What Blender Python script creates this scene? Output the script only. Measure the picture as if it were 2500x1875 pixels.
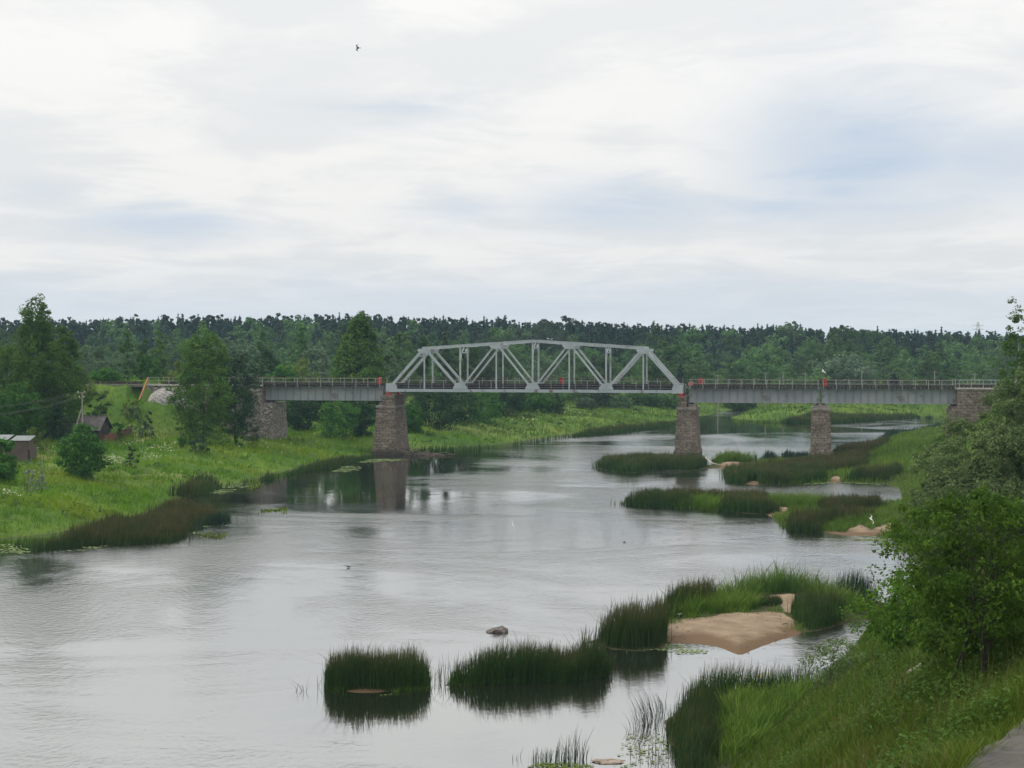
import bpy, math, random
import numpy as np
from mathutils import Vector, Matrix

for o in list(bpy.data.objects):
    bpy.data.objects.remove(o)
scene = bpy.context.scene
R = math.radians

# ------------------------------------------------------------------ camera, sky, sun, exposure
H = 16.85                # eye height above the river, metres
F = 4100.0               # focal length in photo pixels (photo 2500 px wide)
HOR = 838.0              # horizon row in the photo
PITCH = math.atan((937.5 - HOR) / F)
cam_d = bpy.data.cameras.new("camera")
cam = bpy.data.objects.new("camera", cam_d)
scene.collection.objects.link(cam)
cam.location = (0, 0, H)
cam.rotation_euler = (R(90) - PITCH, 0, 0)
cam_d.sensor_fit = 'HORIZONTAL'
cam_d.sensor_width = 36
cam_d.lens = F / 2500 * 36
cam_d.clip_start = 0.5
cam_d.clip_end = 20000
scene.camera = cam
scene.view_settings.view_transform = 'Standard'
scene.view_settings.look = 'None'
scene.view_settings.exposure = 0.2
scene.view_settings.gamma = 1.0
scene.render.engine = 'CYCLES'
cy = scene.cycles
cy.use_denoising = True
cy.max_bounces = 6
cy.diffuse_bounces = 2
cy.glossy_bounces = 3
cy.transmission_bounces = 3
cy.volume_bounces = 0
cy.transparent_max_bounces = 4
cy.caustics_reflective = False
cy.caustics_refractive = False

SUN_EL, SUN_AZ = R(50), R(-68)      # azimuth from +Y, clockwise positive
world = bpy.data.worlds.new("World")
scene.world = world
world.use_nodes = True


def N(nt, typ, **kw):
    n = nt.nodes.new(typ)
    for k, v in kw.items():
        if k == 'ins':
            for kk, vv in v.items():
                n.inputs[kk].default_value = vv
        else:
            setattr(n, k, v)
    return n


def math_n(nt, op, a, b=None, c=None, clamp=False):
    n = nt.nodes.new('ShaderNodeMath')
    n.operation = op
    n.use_clamp = clamp
    for i, v in enumerate((a, b, c)):
        if v is None:
            continue
        if isinstance(v, (int, float)):
            n.inputs[i].default_value = v
        else:
            nt.links.new(v, n.inputs[i])
    return n.outputs[0]


def mixc(nt, fac, a, b, blend='MIX'):
    n = nt.nodes.new('ShaderNodeMix')
    n.data_type = 'RGBA'
    n.blend_type = blend
    for idx, v in ((0, fac), (6, a), (7, b)):
        if isinstance(v, (int, float)):
            n.inputs[idx].default_value = v
        elif isinstance(v, (tuple, list)):
            n.inputs[idx].default_value = tuple(v) + ((1,) if len(v) == 3 else ())
        else:
            nt.links.new(v, n.inputs[idx])
    return n.outputs[2]


def remap(nt, v, a, b, c, d):
    n = nt.nodes.new('ShaderNodeMapRange')
    n.interpolation_type = 'SMOOTHSTEP'
    for i, x in enumerate((a, b, c, d)):
        n.inputs[i + 1].default_value = x
    nt.links.new(v, n.inputs[0])
    return n.outputs[0]


def build_world():
    nt = world.node_tree
    nt.nodes.clear()
    L = nt.links.new
    out = N(nt, 'ShaderNodeOutputWorld')
    bg = N(nt, 'ShaderNodeBackground', ins={'Strength': 0.1})
    sky = N(nt, 'ShaderNodeTexSky')
    sky.sky_type = 'NISHITA'
    sky.sun_disc = False
    sky.sun_elevation = SUN_EL
    sky.sun_rotation = SUN_AZ
    sky.air_density = 1.0
    sky.dust_density = 1.5
    sky.ozone_density = 1.5
    tc = N(nt, 'ShaderNodeTexCoord')
    sep = N(nt, 'ShaderNodeSeparateXYZ')
    L(tc.outputs['Generated'], sep.inputs[0])
    x, y, z = sep.outputs
    az = math_n(nt, 'ARCTAN2', x, y)
    el = math_n(nt, 'ARCSINE', z)
    # cloud deck: overhead layer seen in perspective
    zz = math_n(nt, 'MAXIMUM', math_n(nt, 'ADD', z, 0.05), 0.02)
    comb = N(nt, 'ShaderNodeCombineXYZ')
    L(math_n(nt, 'DIVIDE', x, zz), comb.inputs[0])
    L(math_n(nt, 'DIVIDE', y, zz), comb.inputs[1])
    n1 = N(nt, 'ShaderNodeTexNoise', ins={'Scale': 1.35, 'Detail': 12.0, 'Roughness': 0.57, 'Distortion': 0.45})
    mp = N(nt, 'ShaderNodeMapping', ins={'Scale': (1.0, 0.62, 1.0), 'Location': (3.1, 7.7, 0)})
    L(comb.outputs[0], mp.inputs[0])
    L(mp.outputs[0], n1.inputs[0])
    n2 = N(nt, 'ShaderNodeTexNoise', ins={'Scale': 0.6, 'Detail': 6.0, 'Roughness': 0.5, 'Distortion': 0.6})
    mp2 = N(nt, 'ShaderNodeMapping', ins={'Scale': (0.8, 0.8, 1.0), 'Location': (11.3, 1.2, 4)})
    L(comb.outputs[0], mp2.inputs[0])
    L(mp2.outputs[0], n2.inputs[0])
    # direction-space wisps
    c2 = N(nt, 'ShaderNodeCombineXYZ')
    L(math_n(nt, 'MULTIPLY', az, 9.0), c2.inputs[0])
    L(math_n(nt, 'MULTIPLY', el, 34.0), c2.inputs[1])
    n3 = N(nt, 'ShaderNodeTexNoise', ins={'Scale': 1.0, 'Detail': 11.0, 'Roughness': 0.6, 'Distortion': 0.6})
    L(c2.outputs[0], n3.inputs[0])
    warp = math_n(nt, 'SUBTRACT', n3.outputs[0], 0.5)
    # openings in the deck where blue-grey shows
    holes = None
    for (px, py, sx, sy, k) in ((2085, 390, 250, 150, 1.0), (2350, 420, 260, 90, 0.75), (1980, 500, 420, 45, 0.8), (1520, 515, 240, 62, 0.75), (1150, 520, 160, 40, 0.45),
                                (400, 560, 210, 42, 0.8), (930, 278, 180, 26, 0.55), (130, 500, 110, 36, .4), (2300, 250, 130, 70, .25), (1250, 745, 2400, 70, 0.55)):
        a0, e0 = (px - 1250) / F, (HOR - py) / F
        da = math_n(nt, 'DIVIDE', math_n(nt, 'ADD', math_n(nt, 'SUBTRACT', az, a0), math_n(nt, 'MULTIPLY', warp, 0.055)), sx / F)
        de = math_n(nt, 'DIVIDE', math_n(nt, 'ADD', math_n(nt, 'SUBTRACT', el, e0), math_n(nt, 'MULTIPLY', warp, 0.045)), sy / F)
        d2 = math_n(nt, 'ADD', math_n(nt, 'MULTIPLY', da, da), math_n(nt, 'MULTIPLY', de, de))
        g = math_n(nt, 'MULTIPLY', math_n(nt, 'POWER', 2.718, math_n(nt, 'MULTIPLY', d2, -0.8)), k)
        holes = g if holes is None else math_n(nt, 'MAXIMUM', holes, g)
    nn = remap(nt, n1.outputs[0], 0.36, 0.62, 0.0, 1.0)
    hole = math_n(nt, 'MULTIPLY', holes, math_n(nt, 'ADD', math_n(nt, 'MULTIPLY', nn, 0.35), 0.75), clamp=True)
    # cloud brightness
    b1 = remap(nt, n1.outputs[0], 0.34, 0.66, 0.0, 1.0)
    b2 = remap(nt, n2.outputs[0], 0.35, 0.62, 0.0, 1.0)
    b3 = remap(nt, n3.outputs[0], 0.3, 0.7, 0.0, 1.0)
    b = math_n(nt, 'ADD', math_n(nt, 'MULTIPLY', b1, 0.5), math_n(nt, 'ADD', math_n(nt, 'MULTIPLY', b2, 0.26), math_n(nt, 'MULTIPLY', b3, 0.36)))
    b = remap(nt, b, 0.25, 0.85, 0.0, 1.0)
    elg = remap(nt, el, 0.02, 0.2, 0.0, 1.0)
    ccol = mixc(nt, b, (6.95, 7.12, 7.18), (8.0, 7.98, 7.8))
    up = remap(nt, el, 0.0, 0.22, 0.95, 1.06)
    up2 = remap(nt, el, 0.18, 1.2, 1.0, CLOUD_TOP)
    ccol = mixc(nt, 1.0, ccol, up, 'MULTIPLY')
    ccol = mixc(nt, 1.0, ccol, up2, 'MULTIPLY')
    blue = mixc(nt, 0.08, (5.0, 5.82, 6.98), sky.outputs[0])
    col = mixc(nt, hole, ccol, blue)
    # below the horizon: dull
    below = remap(nt, z, -0.05, 0.0, 0.0, 1.0)
    col = mixc(nt, below, (2.0, 2.2, 2.2), col)
    L(col, bg.inputs[0])
    L(bg.outputs[0], out.inputs[0])


CLOUD_TOP = 1.8
build_world()

sun_d = bpy.data.lights.new("sun", 'SUN')
sun = bpy.data.objects.new("sun", sun_d)
scene.collection.objects.link(sun)
sun_d.energy = 2.3
sun_d.angle = R(18)
sun_d.color = (1.0, 0.94, 0.82)
to_sun = Vector((math.sin(SUN_AZ) * math.cos(SUN_EL), math.cos(SUN_AZ) * math.cos(SUN_EL), math.sin(SUN_EL)))
sun.rotation_euler = (-to_sun).to_track_quat('-Z', 'Y').to_euler()

# ------------------------------------------------------------------ helpers
COL = scene.collection


def tag(o, label=None, cat=None, group=None, kind=None):
    if label:
        o['label'] = label
    if cat:
        o['category'] = cat
    if group:
        o['group'] = group
    if kind:
        o['kind'] = kind
    return o


def empty(name, loc, rz=0.0):
    o = bpy.data.objects.new(name, None)
    COL.objects.link(o)
    o.location = loc
    o.rotation_euler = (0, 0, rz)
    o.empty_display_size = 0.5
    return o


def mk(name, V, F_, mats, parent=None, mi=None, attrs=None, uv=None, smooth=False, link=True):
    """One mesh object from numpy arrays. F_ is an (m,k) array or a list of such arrays."""
    if not isinstance(F_, list) or not isinstance(F_[0], np.ndarray):
        F_ = [np.asarray(F_)]
    V = np.asarray(V, dtype=np.float32).reshape(-1, 3)
    F_ = [np.asarray(f, dtype=np.int32) for f in F_ if len(f)]
    loops = np.concatenate([f.ravel() for f in F_]) if F_ else np.zeros(0, np.int32)
    tot = np.concatenate([np.full(len(f), f.shape[1], np.int32) for f in F_])
    start = np.concatenate([[0], np.cumsum(tot)[:-1]]).astype(np.int32)
    me = bpy.data.meshes.new(name)
    me.vertices.add(len(V))
    me.vertices.foreach_set('co', V.ravel())
    me.loops.add(len(loops))
    me.loops.foreach_set('vertex_index', loops)
    me.polygons.add(len(tot))
    me.polygons.foreach_set('loop_start', start)
    me.polygons.foreach_set('loop_total', tot)
    me.polygons.foreach_set('use_smooth', np.full(len(tot), bool(smooth)))
    if not isinstance(mats, (list, tuple)):
        mats = [mats]
    for m in mats:
        me.materials.append(m)
    if mi is not None:
        me.polygons.foreach_set('material_index', np.asarray(mi, dtype=np.int32))
    for k, v in (attrs or {}).items():
        a = me.attributes.new(k, 'FLOAT', 'POINT')
        a.data.foreach_set('value', np.asarray(v, dtype=np.float32))
    if uv is not None:
        u = me.uv_layers.new(name='UVMap')
        u.data.foreach_set('uv', np.asarray(uv, dtype=np.float32).ravel())
    me.update(calc_edges=True)
    o = bpy.data.objects.new(name, me)
    if link:
        COL.objects.link(o)
    if parent is not None:
        o.parent = parent
    return o


def dup(o, parent=None, loc=None, rot=None, scale=None):
    c = o.copy()
    COL.objects.link(c)
    c.parent = parent
    if loc is not None:
        c.location = loc
    if rot is not None:
        c.rotation_euler = rot
    if scale is not None:
        c.scale = scale
    return c


def dup_tree(o, loc, rz=0.0, scale=None):
    c = dup(o, None, loc, (0, 0, rz), scale)
    for ch in list(o.children):
        k = dup(ch, c)
        for g in ch.children:
            dup(g, k)
    return c


class MB:
    """Collects boxes, bars, tubes into one mesh."""

    def __init__(self):
        self.V, self.Q, self.T, self.n = [], [], [], 0

    def add(self, V, Q=None, T=None):
        V = np.asarray(V, float).reshape(-1, 3)
        if Q is not None and len(Q):
            self.Q.append(np.asarray(Q, int) + self.n)
        if T is not None and len(T):
            self.T.append(np.asarray(T, int) + self.n)
        self.V.append(V)
        self.n += len(V)

    def hexa(self, c8):
        # c8: bottom 4 ccw, top 4 ccw
        self.add(c8, [[3, 2, 1, 0], [4, 5, 6, 7], [0, 1, 5, 4], [1, 2, 6, 5], [2, 3, 7, 6], [3, 0, 4, 7]])

    def box(self, x0, x1, y0, y1, z0, z1):
        self.hexa([(x0, y0, z0), (x1, y0, z0), (x1, y1, z0), (x0, y1, z0), (x0, y0, z1), (x1, y0, z1), (x1, y1, z1), (x0, y1, z1)])

    def bar(self, p, q, a, b, up=(0, 1, 0)):
        """box along p-q; a = size along 'up' hint, b = size across"""
        p, q, up = Vector(p), Vector(q), Vector(up)
        d = (q - p).normalized()
        s = d.cross(up).normalized()
        u = s.cross(d).normalized()
        s *= b / 2
        u *= a / 2
        self.hexa([p - s - u, p + s - u, p + s + u, p - s + u, q - s - u, q + s - u, q + s + u, q - s + u])

    def frustum(self, b, t):
        """b,t = (x0,x1,y0,y1,z)"""
        self.hexa([(b[0], b[2], b[4]), (b[1], b[2], b[4]), (b[1], b[3], b[4]), (b[0], b[3], b[4]),
                   (t[0], t[2], t[4]), (t[1], t[2], t[4]), (t[1], t[3], t[4]), (t[0], t[3], t[4])])

    def tube(self, pts, rad, n=6, cap=True):
        pts = [Vector(p) for p in pts]
        if isinstance(rad, (int, float)):
            rad = [rad] * len(pts)
        base = []
        prev = None
        for i, p in enumerate(pts):
            d = (pts[min(i + 1, len(pts) - 1)] - pts[max(i - 1, 0)]).normalized()
            ref = Vector((1, 0, 0)) if abs(d.x) < 0.8 else Vector((0, 1, 0))
            u = d.cross(ref).normalized()
            v = d.cross(u).normalized()
            for k in range(n):
                a = 2 * math.pi * k / n
                base.append(p + (u * math.cos(a) + v * math.sin(a)) * rad[i])
        Q = []
        for i in range(len(pts) - 1):
            for k in range(n):
                k2 = (k + 1) % n
                Q.append([i * n + k, i * n + k2, (i + 1) * n + k2, (i + 1) * n + k])
        T = []
        V = list(base)
        if cap:
            c0 = len(V)
            V.append(pts[0])
            V.append(pts[-1])
            e = (len(pts) - 1) * n
            for k in range(n):
                k2 = (k + 1) % n
                T.append([c0, k2, k])
                T.append([c0 + 1, e + k, e + k2])
        self.add([tuple(v) for v in V], Q, T)

    def prism(self, pts2, y0, y1):
        """polygon in (x,z), extruded along y; polygon convex"""
        n = len(pts2)
        V = [(x, y0, z) for x, z in pts2] + [(x, y1, z) for x, z in pts2]
        Q = [[i, (i + 1) % n, n + (i + 1) % n, n + i] for i in range(n)]
        T = []
        for i in range(1, n - 1):
            T.append([0, i + 1, i])
            T.append([n, n + i, n + i + 1])
        self.add(V, Q, T)

    def build(self, name, mat, parent=None, uvbox=False, smooth=False):
        V = np.concatenate(self.V)
        Fs = []
        if self.Q:
            Fs.append(np.concatenate(self.Q))
        if self.T:
            Fs.append(np.concatenate(self.T))
        uv = None
        if uvbox:
            us = []
            for f in Fs:
                P = V[f]
                nrm = np.cross(P[:, 1] - P[:, 0], P[:, 2] - P[:, 0])
                nrm /= (np.linalg.norm(nrm, axis=1, keepdims=True) + 1e-9)
                hor = np.stack([-nrm[:, 1], nrm[:, 0], np.zeros(len(nrm))], 1)
                flat = np.abs(nrm[:, 2]) > 0.8
                hor[flat] = (1, 0, 0)
                hor /= (np.linalg.norm(hor, axis=1, keepdims=True) + 1e-9)
                u = np.einsum('mkc,mc->mk', P, hor) + (nrm[:, 0:1] * 3.3 + nrm[:, 1:2] * 5.1)
                v = np.where(flat[:, None], P[:, :, 1], P[:, :, 2])
                us.append(np.stack([u, v], 2).reshape(-1, 2))
            uv = np.concatenate(us)
        return mk(name, V, Fs, mat, parent, uv=uv, smooth=smooth)


# ------------------------------------------------------------------ materials
def new_mat(name):
    m = bpy.data.materials.new(name)
    m.use_nodes = True
    nt = m.node_tree
    bsdf = nt.nodes['Principled BSDF']
    return m, nt, bsdf, nt.links.new


def mottled(name, c1, c2, scale=1.0, rough=0.8, detail=5, metallic=0.0, bump=0.0, c3=None, s3=6.0, lo=.35, hi=.65, coord='Object', spec=0.3):
    m, nt, b, L = new_mat(name)
    tc = N(nt, 'ShaderNodeTexCoord')
    n = N(nt, 'ShaderNodeTexNoise', ins={'Scale': scale, 'Detail': detail, 'Roughness': 0.6})
    L(tc.outputs[coord], n.inputs[0])
    col = mixc(nt, remap(nt, n.outputs[0], lo, hi, 0, 1), c1, c2)
    if c3:
        n3 = N(nt, 'ShaderNodeTexNoise', ins={'Scale': s3, 'Detail': 4, 'Roughness': 0.6})
        L(tc.outputs[coord], n3.inputs[0])
        col = mixc(nt, remap(nt, n3.outputs[0], 0.56, 0.7, 0, 1), col, c3)
    L(col, b.inputs['Base Color'])
    b.inputs['Roughness'].default_value = rough
    b.inputs['Metallic'].default_value = metallic
    b.inputs['Specular IOR Level'].default_value = spec
    if bump:
        bn = N(nt, 'ShaderNodeBump', ins={'Strength': 0.6, 'Distance': bump})
        L(n.outputs[0], bn.inputs['Height'])
        L(bn.outputs[0], b.inputs['Normal'])
    return m


def leaf_mat(name, dark, light, warm=None, transl=0.25, nscale=0.25, rnd=0.5, vary=0.35, ovar=(.8, 1.2)):
    """foliage: colour varies leaf by leaf, clump by clump and tree by tree"""
    m, nt, b, L = new_mat(name)
    geo = N(nt, 'ShaderNodeNewGeometry')
    oi = N(nt, 'ShaderNodeObjectInfo')
    n = N(nt, 'ShaderNodeTexNoise', ins={'Scale': nscale, 'Detail': 3.0, 'Roughness': 0.6})
    L(geo.outputs['Position'], n.inputs[0])
    f = math_n(nt, 'ADD', math_n(nt, 'MULTIPLY', geo.outputs['Random Per Island'], rnd),
               math_n(nt, 'MULTIPLY', remap(nt, n.outputs[0], .3, .7, 0, 1), 1 - rnd), clamp=True)
    col = mixc(nt, f, dark, light)
    if warm:
        col = mixc(nt, math_n(nt, 'MULTIPLY', oi.outputs['Random'], vary), col, warm)
    wn = N(nt, 'ShaderNodeTexWhiteNoise', noise_dimensions='1D')
    L(oi.outputs['Random'], wn.inputs['W'])
    col = mixc(nt, 1.0, col, remap(nt, wn.outputs[0], 0, 1, ovar[0], ovar[1]), 'MULTIPLY')
    L(col, b.inputs['Base Color'])
    b.inputs['Roughness'].default_value = 0.62
    b.inputs['Specular IOR Level'].default_value = 0.07
    if transl:
        tr = N(nt, 'ShaderNodeBsdfTranslucent')
        L(mixc(nt, 0.5, col, tuple(min(1, c * 1.3) for c in light)), tr.inputs[0])
        mx = N(nt, 'ShaderNodeMixShader', ins={0: transl})
        L(b.outputs[0], mx.inputs[1])
        L(tr.outputs[0], mx.inputs[2])
        L(mx.outputs[0], nt.nodes['Material Output'].inputs[0])
    return m


def blade_mat(name, base1, base2, tip, tipstart=0.6, tipamt=1.0, nscale=0.15, transl=0.2, third=None):
    """grass and rushes: green stems, a seed-head colour towards the tip, patchy variation"""
    m, nt, b, L = new_mat(name)
    geo = N(nt, 'ShaderNodeNewGeometry')
    at = N(nt, 'ShaderNodeAttribute', attribute_name='h')
    n = N(nt, 'ShaderNodeTexNoise', ins={'Scale': nscale, 'Detail': 5.0, 'Roughness': 0.6})
    L(geo.outputs['Position'], n.inputs[0])
    pn = remap(nt, n.outputs[0], .34, .66, 0, 1)
    f = math_n(nt, 'ADD', math_n(nt, 'MULTIPLY', geo.outputs['Random Per Island'], 0.45), math_n(nt, 'MULTIPLY', pn, 0.55), clamp=True)
    col = mixc(nt, f, base1, base2)
    if third:
        n2 = N(nt, 'ShaderNodeTexNoise', ins={'Scale': nscale * 0.45, 'Detail': 4.0, 'Roughness': 0.6})
        L(geo.outputs['Position'], n2.inputs[0])
        col = mixc(nt, remap(nt, n2.outputs[0], .45, .65, 0, 1), col, third)
    tf = remap(nt, at.outputs['Fac'], tipstart, 1.0, 0, tipamt)
    col = mixc(nt, math_n(nt, 'MULTIPLY', tf, math_n(nt, 'ADD', math_n(nt, 'MULTIPLY', pn, 0.6), 0.4)), col, tip)
    L(col, b.inputs['Base Color'])
    b.inputs['Roughness'].default_value = 0.6
    b.inputs['Specular IOR Level'].default_value = 0.07
    if transl:
        tr = N(nt, 'ShaderNodeBsdfTranslucent')
        L(col, tr.inputs[0])
        mx = N(nt, 'ShaderNodeMixShader', ins={0: transl})
        L(b.outputs[0], mx.inputs[1])
        L(tr.outputs[0], mx.inputs[2])
        L(mx.outputs[0], nt.nodes['Material Output'].inputs[0])
    return m


def masonry_mat(name, c1, c2, mortar, lime=0.0, bw=0.85, rh=0.38):
    m, nt, b, L = new_mat(name)
    uv = N(nt, 'ShaderNodeUVMap')
    geo = N(nt, 'ShaderNodeNewGeometry')
    br = N(nt, 'ShaderNodeTexBrick', ins={'Scale': 1.0, 'Mortar Size': 0.035, 'Mortar Smooth': 0.4, 'Bias': 0.0, 'Brick Width': bw, 'Row Height': rh})
    br.inputs['Color1'].default_value = c1 + (1,)
    br.inputs['Color2'].default_value = c2 + (1,)
    br.inputs['Mortar'].default_value = mortar + (1,)
    wob = N(nt, 'ShaderNodeTexNoise', ins={'Scale': 1.7, 'Detail': 2.0})
    L(uv.outputs[0], wob.inputs[0])
    addv = N(nt, 'ShaderNodeVectorMath', operation='MULTIPLY_ADD')
    addv.inputs[1].default_value = (0.1, 0.06, 0)
    L(wob.outputs[1], addv.inputs[0])
    L(uv.outputs[0], addv.inputs[2])
    L(addv.outputs[0], br.inputs[0])
    n = N(nt, 'ShaderNodeTexNoise', ins={'Scale': 0.55, 'Detail': 6.0, 'Roughness': 0.65})
    L(geo.outputs['Position'], n.inputs[0])
    n2 = N(nt, 'ShaderNodeTexNoise', ins={'Scale': 3.5, 'Detail': 4.0, 'Roughness': 0.7})
    L(geo.outputs['Position'], n2.inputs[0])
    col = mixc(nt, remap(nt, n.outputs[0], .35, .68, 0, .8), br.outputs[0], tuple(c * 0.62 for c in c1))
    col = mixc(nt, remap(nt, n2.outputs[0], .4, .7, 0, .5), col, tuple(min(1, c * 1.35) for c in c2))
    if lime:
        n3 = N(nt, 'ShaderNodeTexNoise', ins={'Scale': 2.6, 'Detail': 6.0, 'Roughness': 0.75})
        mpl = N(nt, 'ShaderNodeMapping', ins={'Scale': (1.0, 1.0, 2.2)})
        L(geo.outputs['Position'], mpl.inputs[0])
        L(mpl.outputs[0], n3.inputs[0])
        col = mixc(nt, math_n(nt, 'MULTIPLY', remap(nt, n3.outputs[0], .52, .6, 0, 1), lime), col, (.5, .48, .45))
    sep = N(nt, 'ShaderNodeSeparateXYZ')
    L(geo.outputs['Position'], sep.inputs[0])
    tide = remap(nt, math_n(nt, 'ADD', sep.outputs[2], math_n(nt, 'MULTIPLY', n.outputs[0], 1.2)), .8, 1.7, .8, 0)
    col = mixc(nt, tide, col, (.040, .038, .026))
    L(col, b.inputs['Base Color'])
    b.inputs['Roughness'].default_value = 0.9
    b.inputs['Specular IOR Level'].default_value = 0.15
    bn = N(nt, 'ShaderNodeBump', ins={'Strength': 0.9, 'Distance': 0.06})
    L(math_n(nt, 'ADD', math_n(nt, 'SUBTRACT', 1.0, br.outputs[1]), math_n(nt, 'MULTIPLY', n2.outputs[0], 0.8)), bn.inputs['Height'])
    L(bn.outputs[0], b.inputs['Normal'])
    return m


M = {}
M['steel'] = mottled('painted_steel', (0.362, 0.406, 0.417), (0.439, 0.483, 0.494), 0.6, 0.55, c3=(0.274, 0.274, 0.263), s3=1.3)
M['steel_stained'] = mottled('stained_painted_steel', (0.345, 0.397, 0.414), (0.391, 0.437, 0.448), 0.6, 0.6, c3=(0.184, 0.127, 0.092), s3=0.9)
M['girder'] = mottled('girder_paint', (0.275, 0.299, 0.318), (0.342, 0.361, 0.375), 0.35, 0.6, c3=(0.209, 0.199, 0.190), s3=0.8)
M['stiffener'] = mottled('stiffener_paint', (0.200, 0.213, 0.219), (0.288, 0.306, 0.312), 0.35, 0.6)
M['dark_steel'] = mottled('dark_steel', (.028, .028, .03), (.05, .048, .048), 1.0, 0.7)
M['sleeper'] = mottled('sleeper_timber', (.035, .03, .028), (.07, .06, .052), 2.0, 0.9)
M['rail'] = mottled('rail_steel', (.10, .075, .06), (.16, .13, .11), 2.0, 0.5, metallic=.6)
M['rust'] = mottled('rusty_rail', (.17, .075, .05), (.25, .13, .10), 1.5, 0.8)
M['post'] = mottled('pale_railing_paint', (.28, .30, .30), (.38, .40, .39), 2.0, 0.6)
M['red'] = mottled('red_paint', (0.384, 0.036, 0.028), (0.464, 0.056, 0.040), 1.5, 0.5)
M['red_faded'] = mottled('faded_red_paint', (.45, .14, .12), (.5, .2, .17), 1.5, 0.6)
M['orange'] = mottled('orange_paint', (0.372, 0.120, 0.042), (0.330, 0.096, 0.036), 1.5, 0.6)
M['stone'] = masonry_mat('brown_masonry', (.108, .084, .064), (.242, .198, .153), (.054, .046, .039), 0.32, .9, .40)
M['stone_lime'] = masonry_mat('lime_streaked_masonry', (.11, .092, .078), (.25, .215, .19), (.075, .068, .06), 0.85)
M['coping'] = mottled('pale_coping', (.36, .34, .31), (.52, .50, .47), 2.2, 0.85)
M['cap'] = mottled('pier_cap_stone', (.19, .165, .145), (.27, .24, .21), 1.6, 0.9)
M['bark'] = mottled('bark', (.05, .04, .03), (.10, .085, .07), 5.0, 0.9)
M['birch_bark'] = mottled('birch_bark', (.45, .43, .39), (.30, .28, .25), 2.0, 0.85, c3=(.06, .05, .04), s3=4.0)
M['dark_bark'] = mottled('dark_bark', (.022, .018, .015), (.045, .037, .03), 6.0, 0.9)
M['rock'] = mottled('river_rock', (0.077, 0.063, 0.059), (0.168, 0.140, 0.130), 2.6, 0.85, bump=.05, c3=(0.231, 0.203, 0.189), s3=3.0)
M['flat_rock'] = mottled('pale_rock', (.20, .16, .13), (.27, .22, .18), 3.0, 0.85, bump=.03)
M['driftwood'] = mottled('driftwood', (.10, .075, .06), (.22, .18, .15), 3.0, 0.9)
M['bleached'] = mottled('bleached_wood', (0.331, 0.302, 0.259), (0.418, 0.396, 0.346), 3.0, 0.8)
M['hut_roof'] = mottled('weathered_roof_boards', (.085, .075, .075), (.15, .135, .13), 1.3, 0.9, c3=(.24, .22, .21), s3=2.6)
M['hut_log'] = mottled('old_log_wall', (.034, .031, .029), (.072, .066, .061), 2.5, 0.9)
M['red_fence'] = mottled('red_brown_fence', (0.150, 0.064, 0.045), (0.195, 0.090, 0.064), 0.8, 0.75)
M['brown_fence'] = mottled('brown_profiled_sheet', (.085, .062, .055), (.115, .086, .076), 0.8, 0.6)
M['tin'] = mottled('tin_sheet', (0.156, 0.174, 0.182), (0.208, 0.221, 0.230), 1.0, 0.45, metallic=.2)
M['concrete'] = mottled('path_concrete', (0.044, 0.042, 0.038), (0.076, 0.070, 0.064), 1.2, 0.95, bump=.02, c3=(0.072, 0.068, 0.056), s3=3.0)
M['white'] = mottled('insulator_white', (.7, .7, .68), (.8, .8, .78), 3.0, 0.4)
M['gull'] = mottled('gull_white', (.74, .75, .75), (.82, .82, .82), 6.0, 0.7)
M['gull_grey'] = mottled('gull_grey', (.40, .43, .45), (.48, .5, .52), 6.0, 0.7)
M['dark_bird'] = mottled('dark_feathers', (.02, .02, .022), (.04, .038, .036), 6.0, 0.7)
M['pole'] = mottled('grey_pole_timber', (.20, .185, .165), (.30, .28, .25), 2.0, 0.9)
M['wire'] = mottled('wire', (0.080, 0.085, 0.085), (0.110, 0.115, 0.115), 2.0, 0.6)

M['birch_leaf'] = leaf_mat('birch_leaf', (0.027, 0.076, 0.013), (0.100, 0.187, 0.029), (0.086, 0.162, 0.023), nscale=.35)
M['round_leaf'] = leaf_mat('broad_leaf', (0.024, 0.083, 0.015), (0.072, 0.186, 0.027), nscale=.5)
M['dark_leaf'] = leaf_mat('dark_broad_leaf', (0.014, 0.042, 0.019), (0.045, 0.096, 0.032), nscale=.5)
M['willow_leaf'] = leaf_mat('grey_willow_leaf', (0.037, 0.074, 0.021), (0.156, 0.214, 0.082), nscale=.8, transl=.2, rnd=.55)
M['silver_leaf'] = leaf_mat('silver_willow_leaf', (.16, .21, .15), (.28, .33, .25), nscale=1.0)
M['yellow_leaf'] = leaf_mat('light_leaf', (0.056, 0.098, 0.017), (0.154, 0.210, 0.039), nscale=.5)
M['near_leaf'] = leaf_mat('alder_leaf', (0.011, 0.036, 0.005), (0.090, 0.167, 0.020), nscale=1.3, transl=.35, rnd=.35)
M['bright_leaf'] = leaf_mat('bright_bush_leaf', (0.037, 0.097, 0.008), (0.127, 0.251, 0.021), nscale=.8, transl=.3)
M['far_decid'] = leaf_mat('woodland_leaf', (0.031, 0.080, 0.023), (0.086, 0.171, 0.046), (0.103, 0.176, 0.063), vary=.8, nscale=.12, ovar=(.5, 1.35))
M['far_willow'] = leaf_mat('woodland_grey_leaf', (0.053, 0.094, 0.056), (0.127, 0.180, 0.111), (0.068, 0.133, 0.047), vary=.8, nscale=.12, ovar=(.5, 1.35))
M['far_conifer'] = leaf_mat('conifer_needles', (0.016, 0.034, 0.022), (0.040, 0.069, 0.040), (0.029, 0.065, 0.034), vary=.8, nscale=.1, transl=0, ovar=(.6, 1.25))
M['pine_leaf'] = leaf_mat('pine_needles', (0.022, 0.048, 0.026), (0.054, 0.093, 0.045), (0.048, 0.080, 0.032), vary=.6, nscale=.3, transl=0)

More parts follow.
